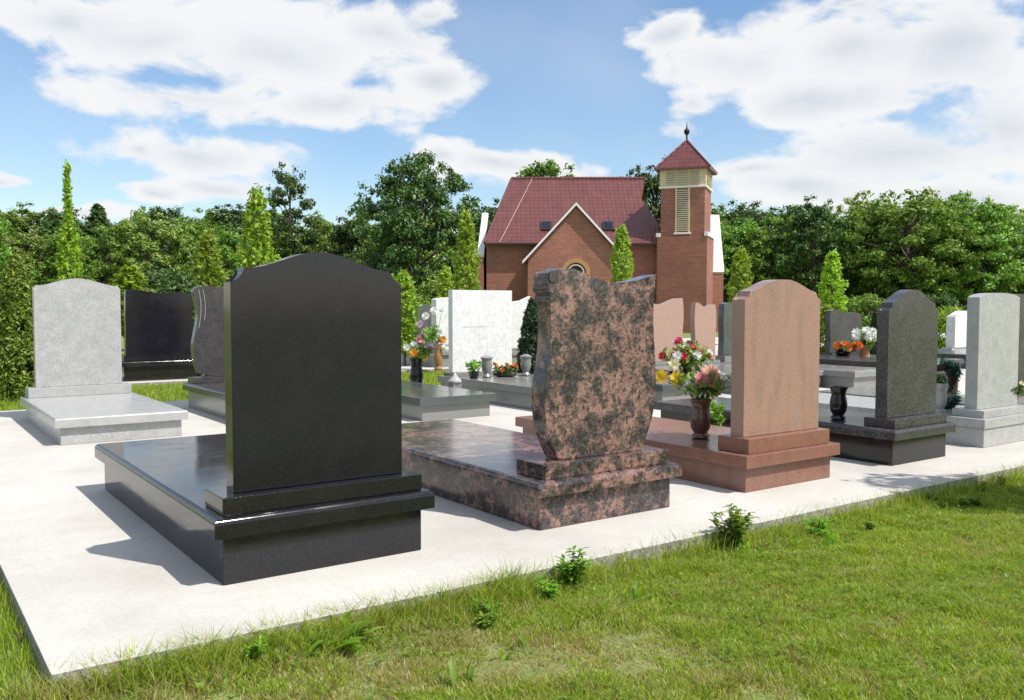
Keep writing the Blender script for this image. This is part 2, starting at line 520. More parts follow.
grave('pink veined granite headstone with flower vase on its slab', ROW, 4.52, 5.42, 3.755, 6.2,
      M['pinkbase'], lambda z: ogee(.80, z, 1.305, 1.385, .055, .8, .08), True, .165, .082, .045, .10, .26, .02, .11, .07, .008, rim_bevel_seg=2, stone_mat=M['pink'])
grave('charcoal speckled granite headstone between the pink and pale grey graves', ROW, 6.19, 6.95, 3.755, 6.2,
      M['charcoal'], lambda z: ogee(.70, z, 1.235, 1.335, .06, .75, .05), True, .20, .08, .05, .07, .26, .01, .10, .08, .025, base_mat=M['black'])
grave('pale grey granite headstone with gently arched top at the right end of the front row', ROW, 7.62, 8.52, 3.79, 6.2,
      M['lightgrey'], lambda z: arch(.72, z, 1.275, 1.325), True, .165, .08, .012, .065, .28, .05, .11, .08, .008, rim_bevel_seg=2)
grave('dark grey headstone just showing at the right picture edge', ROW, 8.72, 9.6, 4.15, 6.2,
      M['midgrey'], lambda z: arch(.78, z, 1.28, 1.33), True, .165, .08, .02, .065, .28, .03, .11, .08, .008, stone_mat=M['charcoal'])

# second row, stones at the far end -----------------------------------------
grave('pale grey granite grave with clean empty ledger slab at the left', ROW2, 1.24, 2.26, 8.5, 10.75,
      M['lightgrey'], lambda z: ogee(.86, z, 1.43, 1.51, .03, .9), False, .155, .085, .048, .105, .22, -.0, .10, .05, .02, setback=.06)

def curved_prof(z):
    P = [(-.40, z), (-.455, .56), (-.47, .74), (-.44, .9), (-.405, 1.06), (-.41, 1.2), (-.44, 1.32), (-.46, 1.40), (-.40, 1.45), (-.30, 1.455), (-.12, 1.44), (.1, 1.42), (.3, 1.43), (.45, 1.45),
         (.43, 1.3), (.42, 1.1), (.44, .9), (.46, .7), (.44, .55), (.40, z)]
    return smooth_poly(P[::-1], 1)
g, zt, yy = grave('charcoal granite headstone with curved side and pale carved scroll lines', ROW2, 2.98, 3.96, 8.6, 10.9,
      M['charcoal'], curved_prof, False, .21, .085, .05, .07, .24, .0, .11, .06, .03, base_mat=M['midgrey'])
for k in range(2):
    a = Acc()
    a.tube([(-.40 + .05 * k + .03 * math.sin(t * 3.0), yy[2] - .004, .95 + .46 * t) for t in np.linspace(.2 * k, 1, 9)], [.007] * 9, 6)
    a.build('carved_line', M['midgrey'], g)

grave('low mid grey ledger grave half hidden behind the large black headstone', ROW2, 4.6, 5.46, 8.1, 10.4,
      M['greengrey'], lambda z: ogee(.74, z, 1.18, 1.25, .04), False, .165, .085, .05, .06, .24, .04, .1, .06, .008, base_mat=M['midgrey'], rim_bevel_seg=2)

g, zt, yy = grave('white square topped marble headstone with urns on its grey slab', ROW2, 6.17, 7.30, 8.0, 10.35,
      M['midgrey'], lambda z: [(-.49, z), (.49, z), (.49, 1.43), (-.49, 1.43)], False, .185, .085, .03, .05, .26, .04, .11, .07, .006, stone_mat=M['white'], rim_bevel_seg=2)
box('engraved_line', -.34, .10, yy[2] - .003, yy[2] + .01, .93, .934, M['lightgrey'], g, 0)
grave('grey ledger grave behind the red swirled headstone', ROW2, 7.72, 8.72, 7.7, 10.2,
      M['greengrey'], lambda z: wavy(.82, z, 1.2, 1.14, .03), False, .18, .085, .05, .06, .24, .04, .1, .06, .02, base_mat=M['midgrey'])
grave('salmon granite headstone with sagging top edge in front of the chapel tower', ROW2, 9.58, 10.72, 7.8, 10.35,
      M['midgrey'], lambda z: wavy(1.06, z, 1.31, 1.345, .07, .025), False, .19, .08, .04, .06, .24, .02, .1, .06, .02, stone_mat=M['salmon'])
grave('narrow salmon headstone beside the green grey one', ROW2, 10.86, 11.42, 8.1, 10.3,
      M['midgrey'], lambda z: wavy(.52, z, 1.27, 1.235, .045, .02), False, .18, .08, .03, .06, .24, .0, .1, .06, .02, stone_mat=M['salmon'])
grave('green grey granite headstone partly behind the pink headstone', ROW2, 11.5, 12.3, 7.6, 10.25,
      M['midgrey'], lambda z: wavy(.74, z, 1.25, 1.33, .02, .012), False, .18, .10, .05, .10, .24, .0, .12, .05, .035, stone_mat=M['greengrey'])
grave('dark ledger grave with pale rim between the pink and charcoal headstones', ROW2, 13.0, 14.0, 8.2, 10.3,
      M['charcoal'], lambda z: ogee(.8, z, 1.0, 1.06, .04), False, .24, .09, .05, .06, .24, .04, .1, .06, .02)
g, zt, yy = grave('dark headstone with wavy top behind the orange flowers', ROW2, 14.5, 15.62, 8.2, 10.3,
      M['charcoal'], lambda z: wavy(1.02, z, 1.13, 1.06, -.02, .03), False, .2, .08, .04, .06, .24, .02, .1, .06, .02)
grave('slate grey rounded headstone showing right of the charcoal headstone', ROW2, 17.2, 18.3, 8.2, 10.3,
      M['charcoal'], lambda z: arch(.98, z, .92, 1.12), False, .2, .08, .04, .06, .24, .02, .1, .06, .02)
grave('small white pointed headstone behind the pale grey front one', ROW2, 18.75, 19.85, 8.2, 10.3,
      M['lightgrey'], lambda z: ogee(.9, z, 1.02, 1.12, .03, .9), False, .18, .08, .04, .06, .24, .02, .2, .06, .02, stone_mat=M['white'])

# far row, backs towards the camera ------------------------------------------
grave('wide black headstone seen from behind beyond the grass strip at the left', ROW3, 3.16, 4.32, 15.2, 17.5,
      M['black'], lambda z: wavy(1.08, z, 1.47, 1.42, .0, .004), True, .24, .085, .05, .09, .26, .0, .11, .07, .03, stone_mat=M['blacksatin'])
grave('white upright headstone behind the square topped marble one', ROW3, 8.95, 9.95, 15.2, 17.5,
      M['midgrey'], lambda z: arch(.9, z, 1.34, 1.40), True, .24, .085, .05, .06, .26, .03, .2, .07, .02, stone_mat=M['white'])
def slim_prof(z):
    P = [(-.40, z), (-.42, .5), (-.46, .8), (-.43, 1.1), (-.45, 1.32), (-.3, 1.33), (-.1, 1.31), (.08, 1.33), (.31, 1.43), (.24, 1.28), (.16, 1.1), (.10, .9), (.07, .7), (.08, .45), (.05, z)]
    return P[::-1]
grave('white headstone with one flared top corner beside the thuja', ROW3, 10.5, 11.5, 15.15, 17.5,
      M['midgrey'], slim_prof, True, .19, .085, .04, .06, .26, .03, .12, .07, .02, stone_mat=M['white'])
grave('rounded grey headstone farthest back left of the white ones', ROW3, 9.75, 10.75, 17.95, 20.2,
      M['midgrey'], lambda z: roundtop(.72, z, 1.28), True, .2, .085, .04, .06, .26, .05, .12, .07, .02, stone_mat=M['greengrey'])

# ------------------------------------------------------------------ vases, urns, flowers
def petals(acc, c, r, d, n=9, layers=3, rng=random):
    """a layered blossom facing direction d"""
    d = Vector(d).normalized(); q = d.to_track_quat('Z', 'Y')
    c = Vector(c)
    for L in range(layers):
        rr = r * (1 - .24 * L); tilt = .18 + .34 * L
        for i in range(n):
            a = 2 * math.pi * (i + .5 * L) / n + rng.uniform(-.15, .15)
            w = math.pi / n * 1.25
            pts = [(0.08 * r, a, 0.02 * r), (rr * .65, a - w, rr * .65 * tilt), (rr, a, rr * tilt * 1.15), (rr * .65, a + w, rr * .65 * tilt)]
            V = np.array([c + q @ Vector((p * math.cos(t), p * math.sin(t), z + .10 * r * L)) for p, t, z in pts])
            acc.add(V, np.array([[0, 1, 2, 3]]))

def leaf_cards(c, n, rad, size, rng=RNG, up=.4, elong=2.2, shell=.5):
    """n pointed leaf faces scattered in an ellipsoid c, rad -> verts, faces"""
    d = rng.normal(size=(n, 3)); d /= np.linalg.norm(d, axis=1)[:, None]
    r = (shell + (1 - shell) * rng.random(n)) if shell >= 0 else rng.random(n) ** (1 / 3)
    P = np.asarray(c) + d * r[:, None] * np.asarray(rad)
    nrm = d * .8 + rng.normal(size=(n, 3)) * .6 + np.array([0, 0, up])
    nrm /= np.linalg.norm(nrm, axis=1)[:, None]
    t = rng.normal(size=(n, 3)); t -= (t * nrm).sum(1)[:, None] * nrm; t /= np.linalg.norm(t, axis=1)[:, None]
    b = np.cross(nrm, t)
    s = size * (.6 + .8 * rng.random(n))[:, None]
    a0 = P - t * s * elong / 2; a2 = P + t * s * elong / 2
    a1 = P + b * s * .5 - nrm * s * .12; a3 = P - b * s * .5 - nrm * s * .12
    V = np.stack([a0, a1, a2, a3], 1).reshape(-1, 3)
    return V, np.arange(n * 4).reshape(n, 4)

def bouquet(root, base, blooms, nleaf, leafr, leafmat, leafsize=.03, stem=True):
    """blooms: (dx,dy,dz,radius,key) offsets from base"""
    base = Vector(base)
    if stem:
        a = Acc()
        for dx, dy, dz, r, k in blooms:
            e = base + Vector((dx, dy, dz)); m = base + Vector((dx * .35, dy * .35, dz * .55))
            a.tube([base + Vector((0, 0, -.03)), m, e], [.004, .0035, .003], 5)
        a.build('stems', M['stem'], root)
    zc = np.mean([b[2] for b in blooms])
    V, Fc = leaf_cards(np.array(base) + np.array([np.mean([b[0] for b in blooms]), np.mean([b[1] for b in blooms]), zc * .72]), nleaf, leafr, leafsize, up=.3, elong=2.6, shell=.2)
    from_np('foliage', V, Fc, leafmat, root)
    for dx, dy, dz, r, k in blooms:
        a = Acc()
        petals(a, base + Vector((dx, dy, dz)), r, (dx * 2 - .25, dy * 2 - .55, dz * .5 + .12), 13 if k in ('peach', 'pink', 'hot') else 9, 5 if k in ('peach', 'pink', 'hot') else 4)
        o = a.build('blossom', F[k], root, False)

def vase(label, loc, h, r, mat, blooms, nleaf=160, leafr=(.13, .13, .11), leafmat='leaf_mid', cat='flower vase', name='flower_vase', leafsize=.03, n=10):
    t = empty(name, loc, label, cat, 'flower vases and bouquets on the graves')
    lathe('vase', [(.62 * r, 0), (.85 * r, .0 + .04 * h), (.82 * r, .09 * h), (.6 * r, .15 * h), (.86 * r, .27 * h), (.97 * r, .45 * h), (.9 * r, .62 * h), (.76 * r, .76 * h), (.86 * r, .9 * h), (r, .97 * h), (r, h), (.8 * r, h), (.7 * r, .93 * h)], mat, t, n)
    if blooms: bouquet(t, (0, 0, h), blooms, nleaf, leafr, M[leafmat], leafsize)
    return t

vase('brown granite vase of yellow, peach and white flowers on the pink slab', (4.83, 4.43, .248), .285, .082, M['pinkbrown'] if 'pinkbrown' in M else M['terracotta'].copy() if False else speckled('brown_granite', [(.3, (.035, .018, .012)), (.5, (.12, .06, .042)), (.7, (.22, .12, .09))], 90, .12, dust=.05),
     [(-.23, .17, .165, .062, 'yellow'), (-.12, .12, .145, .066, 'yellow'), (-.11, .16, .245, .055, 'cream'), (-.10, .02, .09, .045, 'white'), (.02, -.06, .17, .095, 'peach'), (-.05, -.05, .15, .07, 'pink'), (.05, -.08, .13, .06, 'peach'),
      (.12, -.07, .15, .06, 'white'), (.2, -.12, .16, .06, 'white'), (.22, -.14, .10, .05, 'white'), (.15, .05, .12, .05, 'white'), (-.02, .10, .12, .045, 'white'), (.10, .02, .1, .05, 'cream')],
     260, (.25, .2, .13))

vase('black baluster vase without flowers left of the charcoal headstone', (6.36, 4.34, .281), .27, .075, M['black'], [], cat='vase', name='stone_vase')
vase('grey granite vase with small pale blooms between the charcoal and pale grey headstones', (7.76, 4.27, .246), .27, .075, M['lightgrey'], [(0, 0, .07, .04, 'white'), (-.05, .03, .05, .035, 'white'), (.05, -.02, .05, .03, 'lilac')], 70, (.08, .08, .06), 'leaf_dark')

# green fir wreath leaning on the pale grey grave
t = empty('fir_wreath', (8.12, 4.42, .246), 'dark green fir wreath lying beside the pale grey headstone', 'wreath')
a = Acc()
for i in range(46):
    th = 2 * math.pi * i / 46
    V, Fc = leaf_cards((.21 * math.cos(th), .04 * math.cos(th * 3), .22 + .19 * math.sin(th)), 22, (.065, .05, .065), .022, elong=4, shell=.0)
    a.add(V, Fc)
a.build('fir_sprays', M['fir'], t, False)
a = Acc(); a.tube([(.2 * math.cos(x), .02, .22 + .18 * math.sin(x)) for x in np.linspace(0, 2 * math.pi, 24)], [.045] * 24, 8); a.build('wreath_ring', M['soil'], t)
a = Acc()
for k in range(5): petals(a, (-.16 + .02 * k, -.06, .1 + .03 * k), .035, (-.2, -1, .2), 7, 3)
a.build('blossom', F['white'], t, False)

t = vase('small dark vase with leafy sprig at the right picture edge', (8.50, 3.97, .312), .10, .045, M['black'],
     [(-.16, -.05, .05, .03, 'white'), (.02, -.06, .08, .035, 'cream'), (-.05, -.02, .03, .025, 'white')], 90, (.13, .07, .07), 'leaf_dark')

# red, white and pink arrangement in a bowl on the slab behind the red headstone
t = empty('flower_bowl', (8.86, 8.42, .0), 'dark bowl of red, white and pink flowers behind the red swirled headstone', 'flower bowl', 'flower vases and bouquets on the graves')
lathe('bowl', [(.10, 0), (.12, .02), (.10, .06), (.20, .24), (.23, .34), (.20, .34)], M['black'], t, 18)
rr = random.Random(3)
bl = []
for k in ['red', 'red', 'white', 'hot', 'red', 'white', 'hot', 'white', 'red', 'red', 'cream', 'hot', 'white', 'red', 'white', 'hot', 'red', 'white']:
    an = rr.uniform(0, 6.28); q = rr.uniform(.1, 1) ** .6
    bl.append((.36 * q * math.cos(an), .30 * q * math.sin(an), .12 + .30 * (1 - q * .8) + rr.uniform(-.06, .08), rr.uniform(.045, .075), k))
bouquet(t, (0, 0, .33), bl, 420, (.38, .32, .22), M['leaf_mid'], .045)

# vase and potted bouquets further back
vase('dark vase of white, lilac and amber flowers right of the large black headstone', (6.02, 10.75, .0), .50, .10, M['black'],
     [(-.12, .05, .14, .06, 'white'), (.0, -.05, .09, .065, 'amber'), (-.1, -.1, .07, .065, 'amber'), (.12, -.1, .15, .055, 'lilac'), (.16, -.12, .07, .055, 'white'), (.06, -.12, .01, .06, 'yellow'), (.2, -.16, .17, .055, 'lilac'), (-.04, 0, .18, .055, 'white'), (.08, 0, .2, .05, 'pink')],
     130, (.17, .15, .12), leafsize=.035)
vase('orange vase of white and lilac orchids in front of the white upright headstone', (8.62, 14.55, .0), .50, .09, M['terracotta'],
     [(-.12, 0, .1, .10, 'white'), (.06, -.05, .08, .10, 'amber'), (-.02, -.05, .2, .11, 'white'), (-.24, .05, .22, .10, 'lilac'), (-.32, .1, .38, .09, 'lilac'), (-.2, .1, .52, .10, 'white'), (-.05, .05, .62, .10, 'white'), (.08, .0, .64, .09, 'white'), (-.34, .1, .1, .09, 'pink'), (-.28, .1, .0, .1, 'white'), (.1, -.1, -.06, .1, 'white')],
     150, (.22, .2, .2), leafsize=.05)

def urn(label, loc, s=1.0):
    t = empty('stone_urn', loc, label, 'urn', 'pale urns on the white headstone grave')
    lathe('urn_body', [(.062 * s, 0), (.075 * s, .02 * s), (.05 * s, .06 * s), (.075 * s, .12 * s), (.092 * s, .19 * s), (.08 * s, .25 * s), (.088 * s, .30 * s)], M['midgrey'], t, 18)
    lathe('urn_lid', [(.098 * s, .301 * s), (.1 * s, .325 * s), (.06 * s, .345 * s), (.02 * s, .36 * s)], M['midgrey'], t, 18)
urn('pale grey lidded urn in front of the white marble headstone', (6.50, 9.72, .271), .82)
urn('pale grey lidded urn at the right corner of the white marble grave', (7.10, 9.66, .271), .82)
# dried arrangement and little plant on the same slab
t = empty('dried_arrangement', (6.80, 9.72, .271), 'low rust and brown dried flower arrangement between the two urns', 'flower arrangement', 'flower vases and bouquets on the graves')
lathe('dish', [(.10, 0), (.15, .015), (.16, .04)], M['soil'], t, 16)
rr = random.Random(5)
V, Fc = leaf_cards((0, 0, .09), 170, (.24, .14, .08), .032, elong=2.6, shell=.2); from_np('foliage', V, Fc, M['leaf_dark'], t)
for k in range(12):
    a = Acc(); petals(a, (rr.uniform(-.22, .22), rr.uniform(-.12, .05), rr.uniform(.08, .17)), rr.uniform(.035, .06), (rr.uniform(-.4, .4), -.6, .6), 8, 3)
    a.build('blossom', F[rr.choice(['rust', 'rust', 'orange', 'amber', 'cream'])], t, False)
t = empty('potted_plant', (6.26, 9.66, .271), 'small dark potted plant at the left of the white marble grave', 'potted plant')
lathe('pot', [(.05, 0), (.07, .08), (.075, .10), (.06, .10)], M['black'], t, 14)
V, Fc = leaf_cards((0, 0, .17), 90, (.10, .09, .09), .035, elong=2.4, shell=.1); from_np('foliage', V, Fc, M['leaf_mid'], t)
t = empty('grave_lantern', (5.78, 9.35, .0), 'small grey grave lantern standing between the two ledger graves', 'lantern')
box('lantern_body', -.06, .06, -.06, .06, 0, .27, M['midgrey'], t, .006)
lathe('lantern_cap', [(.085, .271), (.085, .29), (.03, .35), (.012, .38)], M['lightgrey'], t, 14)

# bouquets by the dark far headstone
t = vase('orange flowers in a dark pot in front of the far dark headstone', (13.95, 9.45, .332), .12, .15, M['black'],
     [(rr.uniform(-.24, .24), rr.uniform(-.2, .1), rr.uniform(.0, .10), .085, 'orange') for _ in range(13)], 120, (.26, .22, .1), 'leaf_dark', leafsize=.05)
vase('pink and white bouquet in a dark vase behind the pink headstone', (12.75, 9.75, .0), .50, .11, M['black'],
     [(rr.uniform(-.15, .3), rr.uniform(-.2, .15), rr.uniform(.03, .22), .085, rr.choice(['pink', 'white', 'peach', 'yellow'])) for _ in range(9)], 110, (.22, .2, .12), 'leaf_mid', leafsize=.05)
vase('white chrysanthemums in an amber vase left of the charcoal headstone', (14.38, 9.3, .0), .52, .11, M['terracotta'],
     [(rr.uniform(-.22, .22), rr.uniform(-.2, .1), rr.uniform(.1, .26), .10, 'white') for _ in range(11)], 130, (.2, .2, .2), 'leaf_mid', leafsize=.05)

# leafy pot plant on the charcoal slab, behind the pink headstone
t = empty('potted_plant', (5.86, 5.25, .0), 'leafy green potted plant behind the pink headstone', 'potted plant')
lathe('pot', [(.07, 0), (.09, .14), (.10, .16), (.08, .16)], M['soil'], t, 14)
V, Fc = leaf_cards((0, 0, .27), 130, (.14, .14, .14), .045, elong=2.6, shell=.1); from_np('foliage', V, Fc, M['leaf_mid'], t)

# ------------------------------------------------------------------ ground, paving
def vnoise(x, y, seed=0):
    xi = np.floor(x).astype(np.int64); yi = np.floor(y).astype(np.int64); xf = x - xi; yf = y - yi
    def h(a, b):
        n = (a * 374761393 + b * 668265263 + seed * 974711) & 0x7fffffff
        n = ((n ^ (n >> 13)) * 1274126177) & 0x7fffffff
        return ((n ^ (n >> 16)) & 0xffff) / 65535.0
    u = xf * xf * (3 - 2 * xf); v = yf * yf * (3 - 2 * yf)
    return (h(xi, yi) * (1 - u) + h(xi + 1, yi) * u) * (1 - v) + (h(xi, yi + 1) * (1 - u) + h(xi + 1, yi + 1) * u) * v
def fbm(x, y, seed=0, o=4):
    s = 0; a = .5; t = 0
    for i in range(o):
        s = s + a * vnoise(x * 2 ** i, y * 2 ** i, seed + i); t += a; a *= .5
    return s / t

def ground_mat():
    m, nt, p, o = new_mat('lawn_soil'); k = NT(nt)
    v = k.obj()
    a = k.noise(v, .5, 5, .6); b = k.noise(v, 22, 4, .7)
    c1 = k.ramp(b, [(.3, (.12, .15, .04)), (.55, (.20, .22, .08)), (.75, (.34, .29, .16))])
    c2 = k.ramp(b, [(.3, (.10, .16, .03)), (.6, (.17, .25, .045))])
    k.l(k.mix(k.ramp(a, [(.35, (0, 0, 0)), (.65, (1, 1, 1))]), c1, c2), p.inputs['Base Color'])
    p.inputs['Roughness'].default_value = .95
    k.bump(b, p, .6, .03)
    return m
M['ground'] = ground_mat()
bm = bmesh.new()
vs = [bm.verts.new(c) for c in ((-900, -900, -.09), (900, -900, -.09), (900, 900, -.09), (-900, 900, -.09))]
bm.faces.new(vs)
tag(from_bm('ground', bm, M['ground'], None, False), kind='structure')

def pad(name, x0, x1, y0, y1):
    o = box(name, x0, x1, y0, y1, -.25, 0, M['concrete'], None, .006, 2)
    tag(o, kind='structure'); return o
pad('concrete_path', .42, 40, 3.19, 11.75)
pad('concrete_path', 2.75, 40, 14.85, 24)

# grass blades ---------------------------------------------------------------
def grass_mat():
    m, nt, p, o = new_mat('grass_blades'); k = NT(nt)
    at = k.n('ShaderNodeAttribute'); at.attribute_name = 'tint'
    ge = k.n('ShaderNodeNewGeometry')
    g = k.ramp(ge.outputs['Random Per Island'], [(0, (.06, .13, .010)), (.25, (.21, .33, .02)), (.6, (.335, .465, .03)), (.88, (.44, .56, .06)), (1, (.62, .66, .22))])
    s = k.ramp(ge.outputs['Random Per Island'], [(0, (.30, .23, .11)), (.6, (.47, .39, .20)), (1, (.56, .50, .30))])
    c = k.mix(at.outputs['Fac'], g, s)
    k.l(c, p.inputs['Base Color']); p.inputs['Roughness'].default_value = .5
    t = k.n('ShaderNodeBsdfTranslucent'); k.l(k.mix(1, c, (1.3, 1.2, .6), 'MULTIPLY'), t.inputs[0])
    mx = k.n('ShaderNodeMixShader'); mx.inputs[0].default_value = .5
    k.l(p.outputs[0], mx.inputs[1]); k.l(t.outputs[0], mx.inputs[2]); k.l(mx.outputs[0], o.inputs[0])
    return m
M['grass'] = grass_mat()

def dry_at(x, y):
    """how straw-dry the turf is: worn patches near the kerb's left end"""
    n = fbm(x * 1.7 + 3, y * 1.7, 5) * .5 + fbm(x * 7, y * 7, 9) * .5
    left = np.clip((3.0 - x) / 1.6, 0, 1) * np.clip(1.3 - np.abs(y - 2.75) / .6, 0, 1)
    return np.clip((n - .585 + .27 * left * np.clip((y - 2.1) / .4, .25, 1)) * 5.0, 0, 1)

def blades(x, y, hgt, wid, tint, lean=.45):
    n = len(x)
    a = RNG.random(n) * 2 * np.pi
    dx, dy = np.cos(a), np.sin(a)
    la = RNG.random(n) * 2 * np.pi; le = lean * (.3 + RNG.random(n)) * hgt
    lx, ly = np.cos(la) * le, np.sin(la) * le
    z0 = np.full(n, -.092)
    b0 = np.stack([x - dx * wid / 2, y - dy * wid / 2, z0], 1); b1 = np.stack([x + dx * wid / 2, y + dy * wid / 2, z0], 1)
    m0 = np.stack([x - dx * wid * .42 + lx * .35, y - dy * wid * .42 + ly * .35, z0 + hgt * .58], 1)
    m1 = np.stack([x + dx * wid * .42 + lx * .35, y + dy * wid * .42 + ly * .35, z0 + hgt * .58], 1)
    tp = np.stack([x + lx, y + ly, z0 + hgt], 1)
    V = np.stack([b0, b1, m0, m1, tp], 1).reshape(-1, 3)
    i = np.arange(n)[:, None] * 5
    Q = np.concatenate([i, i + 1, i + 3, i + 2], 1); T = np.concatenate([i + 2, i + 3, i + 4], 1)
    return V, Q, T, np.repeat(tint, 5)

def turf(parts, name, label):
    Vs, Qs, Ts, Ti, off = [], [], [], [], 0
    for V, Q, T, ti in parts:
        Vs.append(V); Qs.append(Q + off); Ts.append(T + off); Ti.append(ti); off += len(V)
    o = from_np(name, np.concatenate(Vs), [np.concatenate(Qs), np.concatenate(Ts)], M['grass'], None)
    at = o.data.attributes.new('tint', 'FLOAT', 'POINT')
    at.data.foreach_set('value', np.concatenate(Ti).astype(np.float32))
    return tag(o, label, 'grass', None, 'stuff')

def scatter(n, x0, x1, y0, y1):
    return x0 + (x1 - x0) * RNG.random(n), y0 + (y1 - y0) * RNG.random(n)

parts = []
x, y = scatter(1900000, -1.0, 10.5, -.4, 3.21)
dep = .579 * x + .814 * y; lat = .815 * x - .58 * y
keep = (dep > 2.0) & (np.abs(lat) < dep * .80 + .6) & (RNG.random(len(x)) < np.clip(4.2 / dep, .25, 1) ** 1.3)
clump = fbm(x * 7, y * 7, 2); dry = dry_at(x, y)
keep &= RNG.random(len(x)) < np.clip(.35 + 1.1 * clump - .75 * dry, .07, 1)
keep &= ~((y > 3.185) & (x > .415))
x, y, clump, dry = x[keep], y[keep], clump[keep], dry[keep]
edge = np.clip(1 - (3.19 - y) / .26, 0, 1) * (.35 + 1.3 * fbm(x * 2.3, y, 41)) * np.where(x < 2.3, 1, .38)
h = (.006 + .034 * np.clip(clump * 1.7 - .35, 0, 1.2) + .013 * RNG.random(len(x))) * (1 - .35 * dry) + edge * .12 * RNG.random(len(x)) ** 1.5
tint = (RNG.random(len(x)) < np.clip(.09 + .20 * (fbm(x * 11, y * 11, 77) > .55) + .75 * dry, 0, .9)).astype(float) * (.6 + .4 * RNG.random(len(x)))
parts.append(blades(x, y, h, .0026 + .0022 * RNG.random(len(x)), tint, .9))
# short dead straw lying in the dry patches
x, y = scatter(260000, 0, 7.5, 1.0, 3.18)
d = dry_at(x, y); k = RNG.random(len(x)) < d * .55
k &= (np.abs(.815 * x - .58 * y) < (.579 * x + .814 * y) * .66)
x, y = x[k], y[k]
parts.append(blades(x, y, .006 + .012 * RNG.random(len(x)), .0022 + .0014 * RNG.random(len(x)), np.where(RNG.random(len(x)) < .85, .75 + .25 * RNG.random(len(x)), .1), 2.2))
# taller seed stalks along the kerb
x, y = scatter(1700, .3, 7.5, 3.0, 3.185)
parts.append(blades(x, y, .09 + .09 * RNG.random(len(x)), np.full(len(x), .0026), .35 * RNG.random(len(x)), .5))
# left margin by the pad's end
x, y = scatter(42000, -1.2, .415, 3.0, 7.5)
k = (.815 * x - .58 * y) > -(.579 * x + .814 * y) * .72
x, y = x[k], y[k]
d = dry_at(x + 20, y + 4)
parts.append(blades(x, y, .05 + .055 * RNG.random(len(x)) * fbm(x * 6, y * 6, 3) * 1.6, .003 + .002 * RNG.random(len(x)), (RNG.random(len(x)) < .1 + .4 * d) * .8))
# ragged tufts that lean out over the kerb
tx = RNG.random(130) * 6.6 + .35; tn = np.where(tx < 2.6, 70, 9)
for cx_, n_ in zip(tx, tn):
    x = cx_ + RNG.normal(size=n_) * .05; y = 3.165 + RNG.normal(size=n_) * .015
    y = np.minimum(y, 3.186)
    parts.append(blades(x, y, .06 + .09 * RNG.random(n_) ** 1.4, .003 + .0025 * RNG.random(n_), (RNG.random(n_) < .22) * .8, 1.1))
turf(parts, 'grass', 'mown green lawn with straw coloured dry patches along the kerb')

parts = []
x, y = scatter(60000, -2, 12, 11.76, 14.84)
parts.append(blades(x, y, .05 + .06 * RNG.random(len(x)), .007 + .005 * RNG.random(len(x)), (RNG.random(len(x)) < .12) * .7))
turf(parts, 'grass', 'green grass strip between the two concrete paths')

# leafy ground cover, thick beside the kerb and in loose patches further out
x, y = scatter(26000, .45, 7.0, 1.2, 3.18)
pr = np.clip((y - 2.55) / .6, 0, 1) ** 1.5 * .75 + .10
kk = (RNG.random(len(x)) < pr * np.clip(fbm(x * 3.1, y * 3.1, 61) * 3.4 - 1.25, 0, 1))
x, y = x[kk], y[kk]; n = len(x)
a = RNG.random(n) * 6.283; L_ = .010 + .022 * RNG.random(n) ** 1.5; el = .15 + .9 * RNG.random(n)
d = np.stack([np.cos(a) * np.cos(el), np.sin(a) * np.cos(el), np.sin(el)], 1); sd = np.stack([-np.sin(a), np.cos(a), 0 * a], 1)
P = np.stack([x, y, -.088 + .035 * RNG.random(n)], 1); l2 = L_[:, None]
dz = np.array([0, 0, 1.0])
V = np.stack([P, P + d * l2 * .35 + sd * l2 * .26 + dz * l2 * .06, P + d * l2 * .72 + sd * l2 * .2 + dz * l2 * .03, P + d * l2 - dz * l2 * .12, P + d * l2 * .72 - sd * l2 * .2 + dz * l2 * .03, P + d * l2 * .35 - sd * l2 * .26 + dz * l2 * .06], 1).reshape(-1, 3)
i = np.arange(n)[:, None] * 6
o = from_np('ground_cover', V, [np.concatenate([i, i + 1, i + 2, i + 3], 1), np.concatenate([i, i + 3, i + 4, i + 5], 1)], M['leaf_weed'], None)
tag(o, 'leafy ground cover growing along the edge of the concrete', 'ground cover', None, 'stuff')

# clover leaves in the lawn ---------------------------------------------------
x, y = scatter(42000, .0, 9.5, .2, 3.17)
kk = (fbm(x * 2.4 + 9, y * 2.4, 21) > .53) & (RNG.random(len(x)) < .8)
x, y = x[kk], y[kk]
V = []; Fc = []
hz = -.09 + .018 + .03 * RNG.random(len(x)); rot = RNG.random(len(x)) * 6.28; sz = .005 + .005 * RNG.random(len(x))
for i in range(len(x)):
    for j in range(3):
        a = rot[i] + j * 2.094
        c, s = math.cos(a), math.sin(a); r = sz[i]
        b = len(V)
        V += [(x[i], y[i], hz[i]), (x[i] + r * (c - .5 * s), y[i] + r * (s + .5 * c), hz[i] + .15 * r), (x[i] + 1.6 * r * c, y[i] + 1.6 * r * s, hz[i] + .1 * r), (x[i] + r * (c + .5 * s), y[i] + r * (s - .5 * c), hz[i] + .15 * r)]
        Fc.append((b, b + 1, b + 2, b + 3))
o = from_np('clover', np.array(V), np.array(Fc), M['leaf_weed'], None)
tag(o, 'low clover leaves spread through the lawn', 'clover', None, 'stuff')

